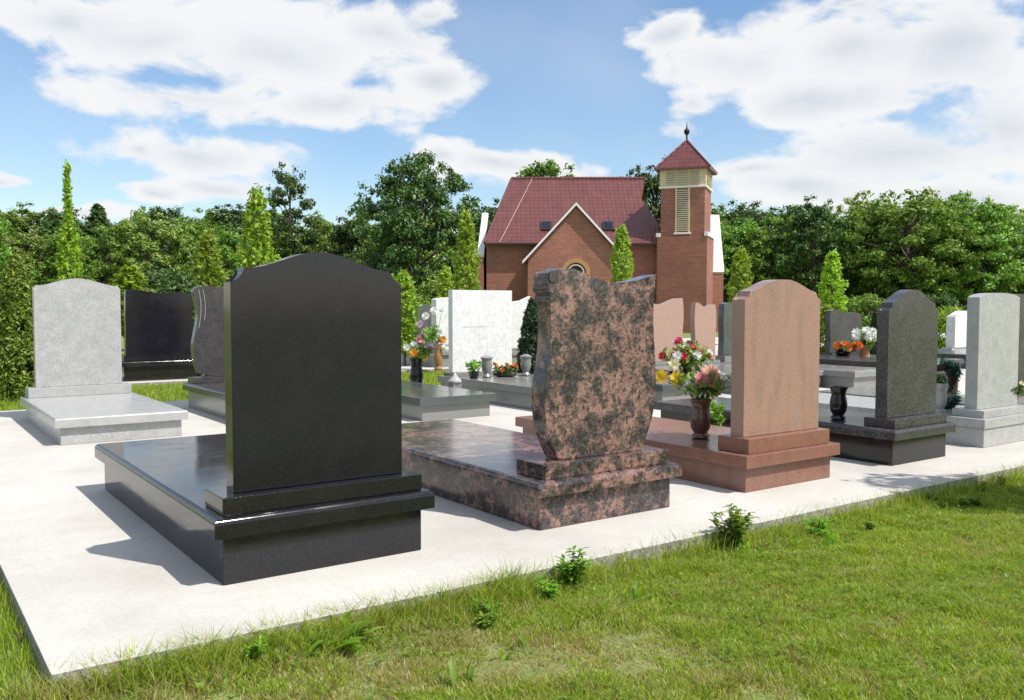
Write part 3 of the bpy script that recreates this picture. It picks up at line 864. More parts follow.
# weeds ----------------------------------------------------------------------
def broad_leaf(acc, base, yaw, length, width, rise, droop):
    n = 6; V = []; Fc = []
    c, s = math.cos(yaw), math.sin(yaw)
    for i in range(n + 1):
        t = i / n
        w = width * math.sin(math.pi * min(1, .12 + .88 * t)) ** .8 * (1 + .12 * math.sin(t * 22))
        r = length * t; z = rise * t - droop * t * t
        for sgn in (-1, 0, 1):
            V.append((base[0] + c * r - s * sgn * w / 2, base[1] + s * r + c * sgn * w / 2, base[2] + z + (abs(sgn)) * w * .18))
    for i in range(n):
        for k in (0, 1):
            q = i * 3 + k
            Fc.append((q, q + 1, q + 4, q + 3))
    acc.add(np.array(V), np.array(Fc))

def weed(label, x, y, h, spread, nst, lf=.03, kind='bushy', seed=0):
    rr = random.Random(seed)
    t = empty('weed', (x, y, -.092), label, 'weed', 'weeds along the kerb')
    st = Acc(); lv = Acc()
    if kind == 'rosette':
        for i in range(nst * 3):
            ln = rr.uniform(.45, 1.15) * spread
            broad_leaf(lv, (rr.gauss(0, .05), rr.gauss(0, .02), 0), rr.uniform(0, 6.28), ln, ln * rr.uniform(.22, .36), rr.uniform(.05, .15), rr.uniform(.02, .10))
        lv.build('leaves', M['leaf_weed'], t)
        return t
    for i in range(nst):
        a = rr.uniform(0, 6.28); e = spread * rr.uniform(.2, 1); hh = h * rr.uniform(.55, 1)
        p = [np.array((0, 0, 0)), np.array((e * .4 * math.cos(a), e * .4 * math.sin(a), hh * .5)), np.array((e * math.cos(a), e * math.sin(a), hh))]
        st.tube(p, [.003, .0025, .0015], 5)
        for j in range(13):
            tt = .15 + .85 * j / 12
            b = (1 - tt) ** 2 * p[0] + 2 * tt * (1 - tt) * p[1] + tt * tt * p[2]
            for q in range(2):
                broad_leaf(lv, b, rr.uniform(0, 6.28), lf * rr.uniform(.8, 1.5), lf * rr.uniform(.4, .6), lf * rr.uniform(0, .9), lf * .3)
    st.build('stems', M['stem'], t); lv.build('leaves', M['leaf_weed'], t)
    return t
weed('bushy green weed at the kerb between the red and pink headstones', 3.64, 3.10, .24, .12, 18, .036, seed=1)
weed('small leafy weed at the kerb below the red headstone', 2.52, 3.09, .20, .09, 12, .034, seed=2)
weed('broad leaved dock rosette by the kerb below the black headstone', 1.36, 3.08, .1, .15, 14, kind='rosette', seed=3)
weed('low broad leaved rosette left of the larger dock by the kerb', 1.22, 3.06, .1, .09, 9, kind='rosette', seed=4)
weed('low creeping weed in the grass below the pink headstone', 4.3, 3.05, .11, .16, 12, .022, seed=7)

rw = random.Random(77)
for i in range(15):
    xx = rw.uniform(.75, 6.6); 
    weed('small leafy weed sprouting in the turf along the kerb', xx, rw.uniform(2.86, 3.14), rw.uniform(.05, .10), rw.uniform(.04, .08), rw.randint(5, 9), rw.uniform(.016, .026), seed=100 + i)
for i in range(7):
    weed('low flat leaved rosette in the turf near the kerb', rw.uniform(.8, 5.5), rw.uniform(2.5, 3.1), .06, rw.uniform(.035, .07), rw.randint(3, 5), kind='rosette', seed=200 + i)

# ------------------------------------------------------------------ trees
def tree_meshes(kind, seed):
    """returns (trunk mesh data, crown mesh data) built around the origin"""
    rng = np.random.default_rng(seed); rr = random.Random(seed)
    a = Acc(); VV = []; FF = []; off = 0
    def addleaf(c, n, rad, size, up=.4, shell=.45, elong=1.7):
        nonlocal off
        V, Fc = leaf_cards(c, n, rad, size, rng, up, elong, shell)
        VV.append(V); FF.append(Fc + off); off += len(V)
    if kind in ('oak', 'broad', 'airy', 'big'):
        H = {'oak': 10, 'broad': 10, 'airy': 11, 'big': 10}[kind]
        R = {'oak': 3.6, 'broad': 3.3, 'airy': 2.6, 'big': 4.3}[kind]
        th = H * .3
        a.tube([(0, 0, 0), (.1, .05, th), (.0, .1, H * .6), (.1, 0, H * .9)], [.26, .2, .13, .04], 8)
        nc = {'oak': 74, 'broad': 66, 'airy': 42, 'big': 104}[kind]
        for i in range(nc):
            t = (i + .5) / nc
            z = H * (.16 + .80 * t) if kind != 'airy' else H * (.30 + .66 * t)
            prof = math.sin(math.pi * min(1, .16 + .80 * t)) ** .7
            if kind == 'big': prof = math.sin(math.pi * min(1, .10 + .76 * t)) ** .6
            an = i * 2.399 + rr.uniform(-.4, .4)
            r = R * prof * rr.uniform(.35, 1.0)
            c = (r * math.cos(an), r * math.sin(an), z + rr.uniform(-.4, .4))
            s = rr.uniform(.42, 1.0) * (1.0 if kind != 'airy' else .85)
            addleaf(c, int(300 * s * s) + 55, (s * 1.1, s * 1.1, s * .62), .15, .7, .25)
            if i % 2 == 0:
                a.tube([(0.05, .05, max(th * .7, c[2] - 1.8)), (c[0] * .5, c[1] * .5, c[2] - .7), c], [.09, .05, .015], 5)
        # stray twig sprays break the outline
        for i in range(nc):
            an = rr.uniform(0, 6.28); t = rr.random(); z = H * (.25 + .78 * t); r = R * (math.sin(math.pi * min(1, .16 + .80 * t)) ** .7) * rr.uniform(.9, 1.2)
            addleaf((r * math.cos(an), r * math.sin(an), z), 40, (.45, .45, .35), .135, .5, .0)
    elif kind == 'column':   # young fastigiate tree
        H = 4.0
        a.tube([(0, 0, 0), (.01, .0, H * .5), (0, .01, H * .98)], [.05, .035, .008], 7)
        for i in range(64):
            t = i / 63
            z = H * (.20 + .78 * t)
            w = .46 * (math.sin(math.pi * (.16 + .82 * t)) ** .8) * rr.uniform(.5, 1.1) + .04
            an = i * 2.399
            c = (w * .75 * math.cos(an), w * .75 * math.sin(an), z)
            addleaf(c, int(34 + 30 * (1 - t)), (.17, .17, .24), .075, .2, .1, 1.8)
            a.tube([(0, 0, z - .35), c], [.012, .004], 4)
    elif kind == 'spire':    # taller thin tree with a bare leading shoot
        H = 5.2
        a.tube([(0, 0, 0), (.01, .0, H * .5), (0, .01, H)], [.06, .04, .008], 7)
        for i in range(74):
            t = i / 73
            z = H * (.16 + .83 * t)
            w = .50 * max(0, 1 - t * 1.55) ** .6 * rr.uniform(.5, 1.1) + .10 * (1 - t * .75)
            an = i * 2.399
            c = (w * .8 * math.cos(an), w * .8 * math.sin(an), z)
            addleaf(c, int(26 + 36 * (1 - t)), (.09 + .1 * (1 - t), .09 + .1 * (1 - t), .2), .07, .2, .1, 1.8)
            a.tube([(0, 0, z - .3), c], [.012, .004], 4)
    elif kind == 'thuja':
        H = 2.0
        a.tube([(0, 0, 0), (0, 0, H * .9)], [.05, .01], 6)
        for i in range(420):
            t = rr.random() ** 1.25
            z = H * (.02 + .95 * t)
            w = .44 * (1 - t) ** .62 * (.9 + .2 * rr.random()) + .02
            an = rr.uniform(0, 6.28)
            addleaf((w * .8 * math.cos(an), w * .8 * math.sin(an), z), 46, (.085, .085, .15), .026, .3, .1, 2.8)
    elif kind == 'bush':
        H = 2.4
        for i in range(26):
            an = i * 2.399; t = rr.random()
            r = 1.2 * math.sqrt(rr.random()) * (1 - .45 * t)
            c = (r * math.cos(an), r * math.sin(an), .25 + H * .78 * t)
            addleaf(c, 170, (.55, .55, .42), .085, .5, .3)
            a.tube([(0, 0, 0), (c[0] * .5, c[1] * .5, c[2] * .6), c], [.04, .025, .008], 5)
    elif kind == 'pine':
        H = 10
        a.tube([(0, 0, 0), (0, 0, H * .98)], [.2, .03], 7)
        for i in range(90):
            t = i / 89; z = H * (.18 + .8 * t); w = 2.2 * (1 - t) ** .8 * rr.uniform(.4, 1.05) + .1; an = i * 2.399
            addleaf((w * math.cos(an), w * math.sin(an), z - .15 * w), 80, (.55 * (1 - t) + .25,) * 2 + (.3,), .17, .5, .1, 2.4)
            a.tube([(0, 0, z), (w * math.cos(an), w * math.sin(an), z - .15 * w)], [.04, .01], 4)
    Vt = np.concatenate(a.V)
    mt = from_np('trunk', Vt, [np.concatenate(a.F)], M['bark'], None, True)
    mc = from_np('crown', np.concatenate(VV), np.concatenate(FF), None, None)
    dt, dc = mt.data, mc.data
    bpy.data.objects.remove(mt); bpy.data.objects.remove(mc)
    return dt, dc

PROTO = {}
def proto(kind, seed, mat):
    key = (kind, seed)
    if key not in PROTO: PROTO[key] = tree_meshes(kind, seed)
    dt, dc = PROTO[key]
    k2 = (kind, seed, mat)
    if k2 not in PROTO:
        d = dc.copy(); d.materials.clear(); d.materials.append(M[mat]); PROTO[k2] = d
    return dt, PROTO[k2]

def plant(name, kind, seed, mat, x, y, scale, label, cat, group=None, rz=None, sz=None, z=-.095):
    dt, dc = proto(kind, seed, mat)
    t = empty(name, (x, y, z), label, cat, group, random.uniform(0, 6.28) if rz is None else rz)
    t.scale = (scale, scale, sz or scale)
    for nm, d in (('trunk', dt), ('crown', dc)):
        o = bpy.data.objects.new(nm, d); COL.objects.link(o); o.parent = t
    return t

CAMX = Vector((.8152, -.5792)); CAMF = Vector((.5792, .8152))
def at(lat, dep):
    """ground position from metres right of and ahead of the viewpoint"""
    p = CAMX * lat + CAMF * dep
    return p.x, p.y

# young columnar trees of the avenue
YG = 'young columnar trees along the avenue'
for x, y, k, s, sz, sd, lab in [
    (4.36, 27.62, 'spire', .98, 1.02, 1, 'tall thin lime green young tree with bare leading shoot at the left'),
    (8.44, 28.4, 'column', 1.1, .92, 2, 'small lime green columnar tree just left of the large black headstone'),
    (7.64, 21.6, 'column', 1.0, 1.05, 3, 'lime green columnar tree rising behind the large black headstone'),
    (12.92, 20.3, 'column', .86, .96, 4, 'lime green columnar tree at the left corner of the chapel'),
    (21.78, 23.82, 'column', .98, 1.04, 2, 'lime green columnar tree in front of the chapel gable'),
    (22.12, 18.67, 'column', .86, .78, 3, 'lime green columnar tree right of the chapel tower'),
    (22.71, 15.79, 'column', .92, .72, 4, 'small lime green tree between the pink and charcoal headstones'),
    (8.66, 15.95, 'column', .70, .50, 2, 'small lime green tree at the right edge of the black headstone'),
    (14.01, 23.21, 'column', .85, .62, 3, 'short lime green tree left of the chapel wall'),
    (5.97, 27.7, 'column', 1.5, .62, 4, 'broad low lime green young tree behind the pale grey left headstone'),
    (15.4, 9.93 + .9, 'column', .5, .33, 4, 'small golden green conifer left of the charcoal headstone')]:
    plant('young_tree', k, sd, 'leaf_lime', x, y, s, lab, 'tree', YG, None, sz)

plant('thuja', 'thuja', 31, 'leaf_thuja', 1.50, 13.6, .92, 'dense green thuja at the left picture edge beside the pale grey grave', 'thuja', 'clipped thujas', None, .98)
plant('thuja', 'thuja', 32, 'leaf_thuja', .55, 13.9, 1.05, 'dense green thuja cut off by the left picture edge', 'thuja', 'clipped thujas', None, .95)
plant('thuja', 'thuja', 31, 'leaf_thujadark', 8.55, 11.45, .72, 'dark green thuja left of the red swirled headstone', 'thuja', 'clipped thujas', 2.0, .70)
plant('thuja', 'thuja', 32, 'leaf_thujadark', 3.62, 12.4, .34, 'little dark thuja between the wide black and curved charcoal headstones', 'thuja', 'clipped thujas', 1.0, .40)
plant('thuja', 'thuja', 32, 'leaf_thujadark', 20.6, 13.0, .6, 'dark thuja between the two far pale headstones', 'thuja', 'clipped thujas', 1.0, .62)
for i in range(5):
    x, y = at(12.2 + i * 1.3, 27.5 - i * .15)
    plant('hedge_shrub', 'bush', 41, 'leaf_lime', x, y, .5, 'bright yellow green shrub of the low hedge at the far right', 'shrub', 'bright hedge shrubs at the far right', None, .60)

# the wood: individual trees in three staggered ranks
rr = random.Random(21)
def zone(px):
    if px < 120: return 'at the left end of the wood'
    if px < 300: return 'behind the left gravestones'
    if px < 480: return 'behind the black headstone'
    if px < 720: return 'behind the chapel'
    if px < 850: return 'right of the chapel tower'
    return 'at the right end of the wood'
DESC = {'leaf_dark': 'dark green', 'leaf_mid': 'mid green', 'leaf_pale': 'pale green'}
KND = {'oak': 'broad crowned tree', 'broad': 'rounded leafy tree', 'airy': 'tall loose crowned tree', 'pine': 'pointed conifer', 'big': 'large spreading tree'}
def wood_tree(px, dep, top_py, kind, seed, mat, label=None, wid=1.0):
    lat = (px - 512) / 887 * dep
    Hn = {'oak': 10, 'broad': 10, 'airy': 11, 'big': 10, 'pine': 10}[kind]
    Hh = (307 - top_py) / 887 * dep + 1.3
    s = Hh / Hn
    x, y = at(lat, dep)
    lab = label or f'{DESC[mat]} {KND[kind]} {zone(px)}'
    plant('conifer_tree' if kind == 'pine' else 'broadleaf_tree', kind, seed, mat, x, y, s * wid, lab, 'tree', None if label else 'trees of the wood: ' + lab, None, s)

# named trees
wood_tree(418, 52, 163, 'big', 51, 'leaf_dark', 'big dark green tree towering left of the chapel', .86)
wood_tree(291, 60, 169, 'airy', 52, 'leaf_dark', 'tall loose dark tree above the black headstone', .72)
wood_tree(552, 66, 168, 'broad', 53, 'leaf_mid', 'tree top showing above the chapel roof ridge')
wood_tree(655, 62, 166, 'oak', 54, 'leaf_dark', 'dark tree between the chapel roof and its tower', .8)
wood_tree(905, 56, 196, 'big', 55, 'leaf_mid', 'large spreading green tree in the right half of the wood', 1.1)
wood_tree(812, 58, 203, 'oak', 54, 'leaf_dark', 'dark broad tree right of the chapel tower', .85)
wood_tree(965, 57, 200, 'big', 51, 'leaf_mid', 'tall green tree near the right picture edge', .95)
wood_tree(865, 60, 198, 'oak', 56, 'leaf_pale', 'paler green tree between the two large right hand trees', .9)
# ranks
kinds = [('oak', 54), ('oak', 56), ('broad', 53), ('broad', 57), ('airy', 52), ('pine', 58)]
px = -90
while px < 1130:
    top = 222 + rr.uniform(-8, 12)
    k = rr.choice(kinds[:4]); m = rr.choice((['leaf_mid', 'leaf_mid', 'leaf_pale', 'leaf_pale', 'leaf_dark'] if px < 480 else ['leaf_mid', 'leaf_mid', 'leaf_dark', 'leaf_pale']))
    wood_tree(px, 60 + rr.uniform(-3, 3), top, k[0], k[1], m, wid=1.05)
    px += rr.uniform(30, 46)
px = -70
while px < 1120:
    top = 208 + rr.uniform(-5, 9)
    k = rr.choice(kinds); m = rr.choice(['leaf_mid', 'leaf_dark', 'leaf_dark', 'leaf_pale'])
    wood_tree(px, 76 + rr.uniform(-4, 4), top, k[0], k[1], m, wid=1.15)
    px += rr.uniform(30, 44)
# understorey in front of the trunks
px = -90
while px < 1120:
    dep = 47 + rr.uniform(-3, 4)
    if 455 < px < 760: dep = 57
    x, y = at((px - 512) / 887 * dep, dep)
    m = rr.choice(['leaf_mid', 'leaf_dark', 'leaf_pale', 'leaf_mid'] if px < 500 else ['leaf_dark', 'leaf_dark', 'leaf_mid'])
    s = rr.uniform(.8, 1.5) if px < 500 else rr.uniform(.6, 1.05)
    lab = f'{DESC[m]} bush in the undergrowth {zone(px)}'
    plant('bush', 'bush', rr.choice([41, 42, 43]), m, x, y, s * 1.15, lab, 'bush', 'bushes: ' + lab, None, s)
    px += rr.uniform(24, 40)
# far mass that closes the gaps
VV = []; FF = []; off = 0
for i in range(520):
    lat = rr.uniform(-75, 75); dep = rr.uniform(88, 100)
    hh = rr.uniform(0, 1)
    x, y = at(lat, dep)
    V, Fc = leaf_cards((x, y, -.1 + 9.4 * hh), 62, (2.0, 2.0, 1.3), .5, RNG, .5, 1.6, .3)
    VV.append(V); FF.append(Fc + off); off += len(V)
o = from_np('forest', np.concatenate(VV), np.concatenate(FF), M['leaf_dark'], None)
tag(o, 'dark depth of the wood behind its front trees', 'wood', None, 'stuff')

# roadside tree behind the viewer's right, it throws the shade over the lawn's far corner
plant('broadleaf_tree', 'bush', 42, 'leaf_mid', 6.95, 1.10, .62, 'small leafy tree beside the lawn casting shade on its right corner', 'tree', None, .6, 1.6)

# ------------------------------------------------------------------ chapel
chx, chy = 29.76, 34.12
CH = empty('chapel', (chx, chy, -.1), 'red brick chapel with tiled roof, front gable and square bell tower', 'chapel', None, math.atan2(-.5792, .8152))
Z = .1   # local z offset: the chapel's root stands on the lawn
def cbox(name, x0, x1, y0, y1, z0, z1, mat, parent=CH, bev=.01): return box(name, x0, x1, y0, y1, z0, z1, mat, parent, bev, 1)
def poly_slab(name, pts, th, mat, parent):
    """planar polygon with thickness along its normal"""
    bm = bmesh.new()
    P = [Vector(p) for p in pts]
    n = (P[1] - P[0]).cross(P[2] - P[0]).normalized()
    a = [bm.verts.new(p) for p in P]; b = [bm.verts.new(p - n * th) for p in P]
    bm.faces.new(a); bm.faces.new(b[::-1])
    for i in range(len(P)):
        j = (i + 1) % len(P); bm.faces.new((a[j], a[i], b[i], b[j]))
    return from_bm(name, bm, mat, parent, False)

cbox('wall', -5.78, 3.6, 0, 8.2, 0, 4.5, M['brick'])
# main roof: front plane, back plane, left hip
eL, eR = (-5.86, -.35, 4.52), (3.12, -.35, 4.52)
rL, rR = (-4.5, 4.1, 8.36), (2.82, 4.1, 8.36)
def on_slope(x, t): return (x, -.35 + 4.45 * t, 4.52 + 3.84 * t)
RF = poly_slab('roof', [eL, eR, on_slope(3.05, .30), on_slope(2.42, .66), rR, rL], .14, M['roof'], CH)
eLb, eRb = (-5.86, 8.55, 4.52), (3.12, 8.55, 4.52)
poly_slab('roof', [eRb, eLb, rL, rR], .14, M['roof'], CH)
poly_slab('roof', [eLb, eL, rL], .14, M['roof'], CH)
# small right-hand gable under the roof
poly_slab('gable_wall', [(2.35, 0.05, 4.5), (2.35, 8.15, 4.5), (2.35, 4.1, 8.15)], .2, M['brick'], CH)
a = Acc(); a.tube([rL, rR], [.09, .09], 8); a.build('ridge_tiles', M['roof'], CH)
a = Acc(); a.tube([eL, rL], [.07, .07], 8); a.build('hip_tiles', M['roof'], CH)
a = Acc(); a.tube([on_slope(-5.1 + .0, .0), on_slope(-4.22, .5), on_slope(-3.35, 1.0)], [.008] * 3, 6)
o = a.build('lightning_conductor', M['trim'], CH); o.location = (0, -.02, .03)
cbox('gutter', -5.88, 3.14, -.45, -.34, 4.42, 4.52, M['gutter'])
# skylights lying on the slope
sl = math.atan2(3.84, 4.45)
for x in (-2.72, .45):
    bm = bmesh.new(); bm_box(bm, -.28, .28, -.36, .36, 0, .09)
    o = from_bm('skylight', bm, M['gutter'], CH); o.location = on_slope(x, .235); o.rotation_euler = (sl, 0, 0)
    bm = bmesh.new(); bm_box(bm, -.21, .21, -.29, .29, .092, .10)
    from_bm('pane', bm, M['glass'], o)
# gabled wing towards the viewer
gx, gw, ga, gf = -1.44, 2.5, 6.1, 3.36
def wing_profile():
    w = 2.28
    zf = gf + (ga - gf) * (1 - w / gw)
    return [(gx - w, 0), (gx + w, 0), (gx + w, zf), (gx, ga), (gx - w, zf)]
prism('gable_wing', wing_profile(), -2.5, 0.0, M['brick'], CH, 0)
for s in (-1, 1):
    e0 = (gx + s * gw, -2.62, gf); e1 = (gx, -2.62, ga + .02)
    yb0 = -.2; yb1 = 1.7
    P = [e0, (gx + s * gw, yb0, gf), (gx, yb1, ga + .02), e1]
    if s > 0: P = P
    else: P = P[::-1]
    nrm = (Vector(P[1]) - Vector(P[0])).cross(Vector(P[2]) - Vector(P[0]))
    if nrm.z < 0: P = P[::-1]
    P = [(p[0], p[1], p[2] + .14) for p in P]
    poly_slab('wing_roof', P, .12, M['roof'], CH)
    d = Vector((s * gw, 0, gf - ga)).normalized(); up = Vector((-d.z * s, 0, abs(d.x)))
    A = Vector((gx, 0, ga + .16)); B = Vector((gx + s * gw * 1.02, 0, gf + .13))
    dn = Vector((0, 0, -.17))
    pr = [(A.x, A.z), (B.x, B.z), (B.x, B.z - .13), (A.x, A.z - .13)]
    if s < 0: pr = pr[::-1]
    prism('verge_board', pr[::-1], -2.74, -2.63, M['trim'], CH, 0)
# arched doorway
def ring(r0, r1, zc, xc, n=18, zb=None):
    P = []
    if zb is not None: P.append((xc + r1, zb))
    for i in range(n + 1):
        a = math.pi * i / n; P.append((xc + r1 * math.cos(a), zc + r1 * math.sin(a)))
    if zb is not None: P.append((xc - r1, zb)); P.append((xc - r0, zb))
    for i in range(n + 1):
        a = math.pi - math.pi * i / n; P.append((xc + r0 * math.cos(a), zc + r0 * math.sin(a)))
    if zb is not None: P.append((xc + r0, zb))
    return P
prism('door_arch', ring(.50, .70, 2.92, gx, zb=.02), -2.56, -2.5, simple('ochre_brick', (.40, .22, .09), .8, var=.15), CH, 0)
dp = [(gx + .5, .02)] + [(gx + .5 * math.cos(math.pi * i / 18), 2.92 + .5 * math.sin(math.pi * i / 18)) for i in range(19)] + [(gx - .5, .02)]
dd = prism('door', dp, -2.53, -2.501, M['glass'], CH, 0)
prism('fan_frame', ring(.36, .42, 2.92, gx), -2.55, -2.53, M['cream'], dd, 0)
cbox('door_handle', gx - .06, gx - .02, -2.58, -2.53, 1.0, 1.2, M['metal'], dd, 0)
# white parapets of the hall behind
def coping(xa, xb, xa2, xb2, ya, za, yb, zb):
    """white coping that follows the roof slope on top of a brick gable wall"""
    poly_slab('coping', [(xa, ya, za), (xb, ya, za), (xb2, yb, zb), (xa2, yb, zb)], .2, M['trim'], CH)
    d = .03
    bm = bmesh.new()
    q = [(xa + d, ya + .05, 0), (xb - d, ya + .05, 0), (xb2 - d, yb, 0), (xa2 + d, yb, 0)]
    zt = [za - .2, za - .2, zb - .24, zb - .24]
    a = [bm.verts.new(p) for p in q]; b = [bm.verts.new((p[0], p[1], z)) for p, z in zip(q, zt)]
    bm.faces.new(a[::-1]); bm.faces.new(b)
    for i in range(4):
        j = (i + 1) % 4; bm.faces.new((a[i], a[j], b[j], b[i]))
    from_bm('side_wall', bm, M['brick'], CH, False)
coping(-6.24, -5.90, -6.06, -5.74, -.2, 3.95, 2.4, 6.30)
coping(5.74, 6.43, 5.98, 6.72, .7, 3.12, 3.2, 6.28)
# bell tower, turned a little towards the left path
TW = bpy.data.objects.new('tower', None); COL.objects.link(TW); TW.parent = CH
TW.location = (4.34, .2, 0); TW.rotation_euler = (0, 0, R_(-20))
def tw(name, *a, **k): return cbox(name, *a, **k)
tl, tu = 1.24, 1.09
tw('tower_wall', -tl, tl, -tl, tl, 0, 4.78, M['brick'], parent=TW)
tw('tower_wall', -tu, tu, -tu, tu, 4.785, 7.22, M['brick'], parent=TW)
# sloping white ledges where the tower steps in (sides only)
for x0, x1 in ((-tl - .05, -tu + .0), (tu - .0, tl + .05)):
    tw('ledge', min(x0, x1), max(x0, x1), -tl - .03, tl + .03, 4.785, 4.98, M['trim'], parent=TW)
tw('belfry', -tu - .05, tu + .05, -tu - .05, tu + .05, 7.222, 8.14, M['cream'], parent=TW)
tw('belfry_sill', -tu - .09, tu + .09, -tu - .09, tu + .09, 7.19, 7.29, M['trim'], parent=TW)
def louvre(x0, x1, z0, z1, face):
    bm = bmesh.new()
    n = max(3, int((z1 - z0) / .1))
    yf = -tu - (.052 if z0 > 7 else .002)
    for i in range(n):
        z = z0 + (z1 - z0) * i / n
        vs, fs = bm_box(bm, x0, x1, -.035, .0, z, z + (z1 - z0) / n * .62)
        for v in vs:
            v.co.y += yf - (.03 if v.co.z < z + 1e-4 else 0)
    if face == 'x':
        bmesh.ops.rotate(bm, cent=(0, 0, 0), matrix=Matrix.Rotation(math.pi / 2, 3, 'Z'), verts=bm.verts[:])
    return from_bm('louvre', bm, M['louvre'], TW, False)
for face in ('y', 'x'):
    louvre(-.80, -.36, 7.38, 8.02, face); louvre(-.27, .27, 7.36, 8.04, face); louvre(.36, .80, 7.38, 8.02, face)
louvre(-.27, .27, 5.08, 7.14, 'y')
bm = bmesh.new(); bm_box(bm, -.36, -.275, -tu - .06, -tu - .001, 5.0, 7.18); bm_box(bm, .275, .36, -tu - .06, -tu - .001, 5.0, 7.18)
from_bm('louvre_frame', bm, M['cream'], TW)
tw('louvre_sill', -.42, .42, -tu - .12, -tu - .001, 4.9, 4.99, M['trim'], parent=TW)
bm = bmesh.new()
e = 1.36; ap = bm.verts.new((0, 0, 9.72)); q = [bm.verts.new(p) for p in ((-e, -e, 8.16), (e, -e, 8.16), (e, e, 8.16), (-e, e, 8.16))]
q2 = [bm.verts.new((v.co.x, v.co.y, 8.08)) for v in q]
for i in range(4):
    j = (i + 1) % 4; bm.faces.new((q[i], q[j], ap)); bm.faces.new((q2[i], q2[j], q[j], q[i]))
bm.faces.new(q2[::-1])
TR = from_bm('tower_roof', bm, M['roof'], TW, False)
for sx, sy in ((1, -1), (-1, -1), (1, 1)):
    a = Acc(); a.tube([(sx * e, sy * e, 8.17), (0, 0, 9.73)], [.05, .05], 6); a.build('hip_tiles', M['roof'], TR)
FN = lathe('finial', [(.05, 9.66), (.04, 9.9), (.05, 9.98), (.13, 10.06), (.15, 10.15), (.12, 10.24), (.04, 10.3), (.025, 10.42), (.012, 10.62)], M['metal'], TR, 12)

# ------------------------------------------------------------------ sky and sun
sun_dir = Vector((.34, -.63, 1.0)).normalized()          # towards the sun
elev = math.asin(sun_dir.z); azim = math.atan2(sun_dir.x, sun_dir.y)
L = bpy.data.lights.new('sun', 'SUN'); L.energy = 4.3; L.angle = R_(.53); L.color = (1.0, .955, .88)
lo = bpy.data.objects.new('sun', L); COL.objects.link(lo)
lo.rotation_euler = (-sun_dir).to_track_quat('-Z', 'Y').to_euler(); lo.location = (20, -40, 60)

w = bpy.data.worlds.new('World'); sc.world = w; w.use_nodes = True
nt = w.node_tree
for n in list(nt.nodes): nt.nodes.remove(n)
k = NT(nt)
out = k.n('ShaderNodeOutputWorld'); bg = k.n('ShaderNodeBackground'); k.l(bg.outputs[0], out.inputs[0])
sky = k.n('ShaderNodeTexSky', sky_type='NISHITA'); sky.sun_disc = False
sky.sun_elevation = elev; sky.sun_rotation = azim
sky.air_density = 1.0; sky.dust_density = .6; sky.ozone_density = 1.3
bg.inputs['Strength'].default_value = .13
tc = k.n('ShaderNodeTexCoord'); D = tc.outputs['Generated']
sx = k.n('ShaderNodeSeparateXYZ'); k.l(D, sx.inputs[0])
AZ = k.math('ARCTAN2', sx.outputs[0], sx.outputs[1]); EL = k.math('ARCSINE', sx.outputs[2])
cb = k.n('ShaderNodeCombineXYZ'); k.l(AZ, cb.inputs[0]); k.l(k.math('MULTIPLY', EL, 1.7), cb.inputs[1])
P2 = cb.outputs[0]
n1 = k.noise(P2, 9.0, 7, .58, .25)
n2 = k.noise(P2, 3.2, 3, .5)
warp = k.noise(P2, 6, 4, .6, 0, 1)
ws = k.n('ShaderNodeSeparateColor'); k.l(warp, ws.inputs[0])
AZw = k.math('ADD', AZ, k.math('MULTIPLY_ADD', ws.outputs[0], .10, -.05))
ELw = k.math('ADD', EL, k.math('MULTIPLY_ADD', ws.outputs[1], .05, -.025))
CL = [(0.154, 0.2786, 0.0753, 0.0307), (0.2366, 0.2727, 0.1239, 0.0424), (0.3559, 0.2637, 0.1544, 0.0571), (0.4677, 0.2946, 0.0919, 0.0395), (0.5279, 0.3124, 0.0439, 0.0177), (0.5386, 0.2411, 0.0662, 0.0268), (0.4185, 0.2168, 0.1278, 0.0267), (0.2842, 0.2191, 0.109, 0.0248), (0.2783, 0.1605, 0.099, 0.0244), (0.2154, 0.1597, 0.0378, 0.0159), (0.2977, 0.1255, 0.0604, 0.0166), (0.2336, 0.1155, 0.0384, 0.0102), (0.5939, 0.156, 0.078, 0.0259), (0.6498, 0.1495, 0.0558, 0.0195), (0.5382, 0.1621, 0.0333, 0.015), (0.7942, 0.2875, 0.0366, 0.0257), (0.8666, 0.2577, 0.0937, 0.0397), (0.9775, 0.2656, 0.1165, 0.0458), (1.0799, 0.2591, 0.0889, 0.0568), (0.812, 0.2201, 0.0364, 0.0206), (0.9488, 0.2194, 0.129, 0.0258), (1.0273, 0.1593, 0.1592, 0.0396), (1.1168, 0.1734, 0.0688, 0.0471), (0.9301, 0.129, 0.091, 0.0229), (1.0833, 0.1065, 0.0805, 0.0246), (0.8889, 0.1463, 0.0622, 0.0167), (0.9864, 0.3022, 0.0578, 0.0148), (0.1026, 0.118, 0.0254, 0.0114), (0.1587, 0.092, 0.054, 0.0079)]
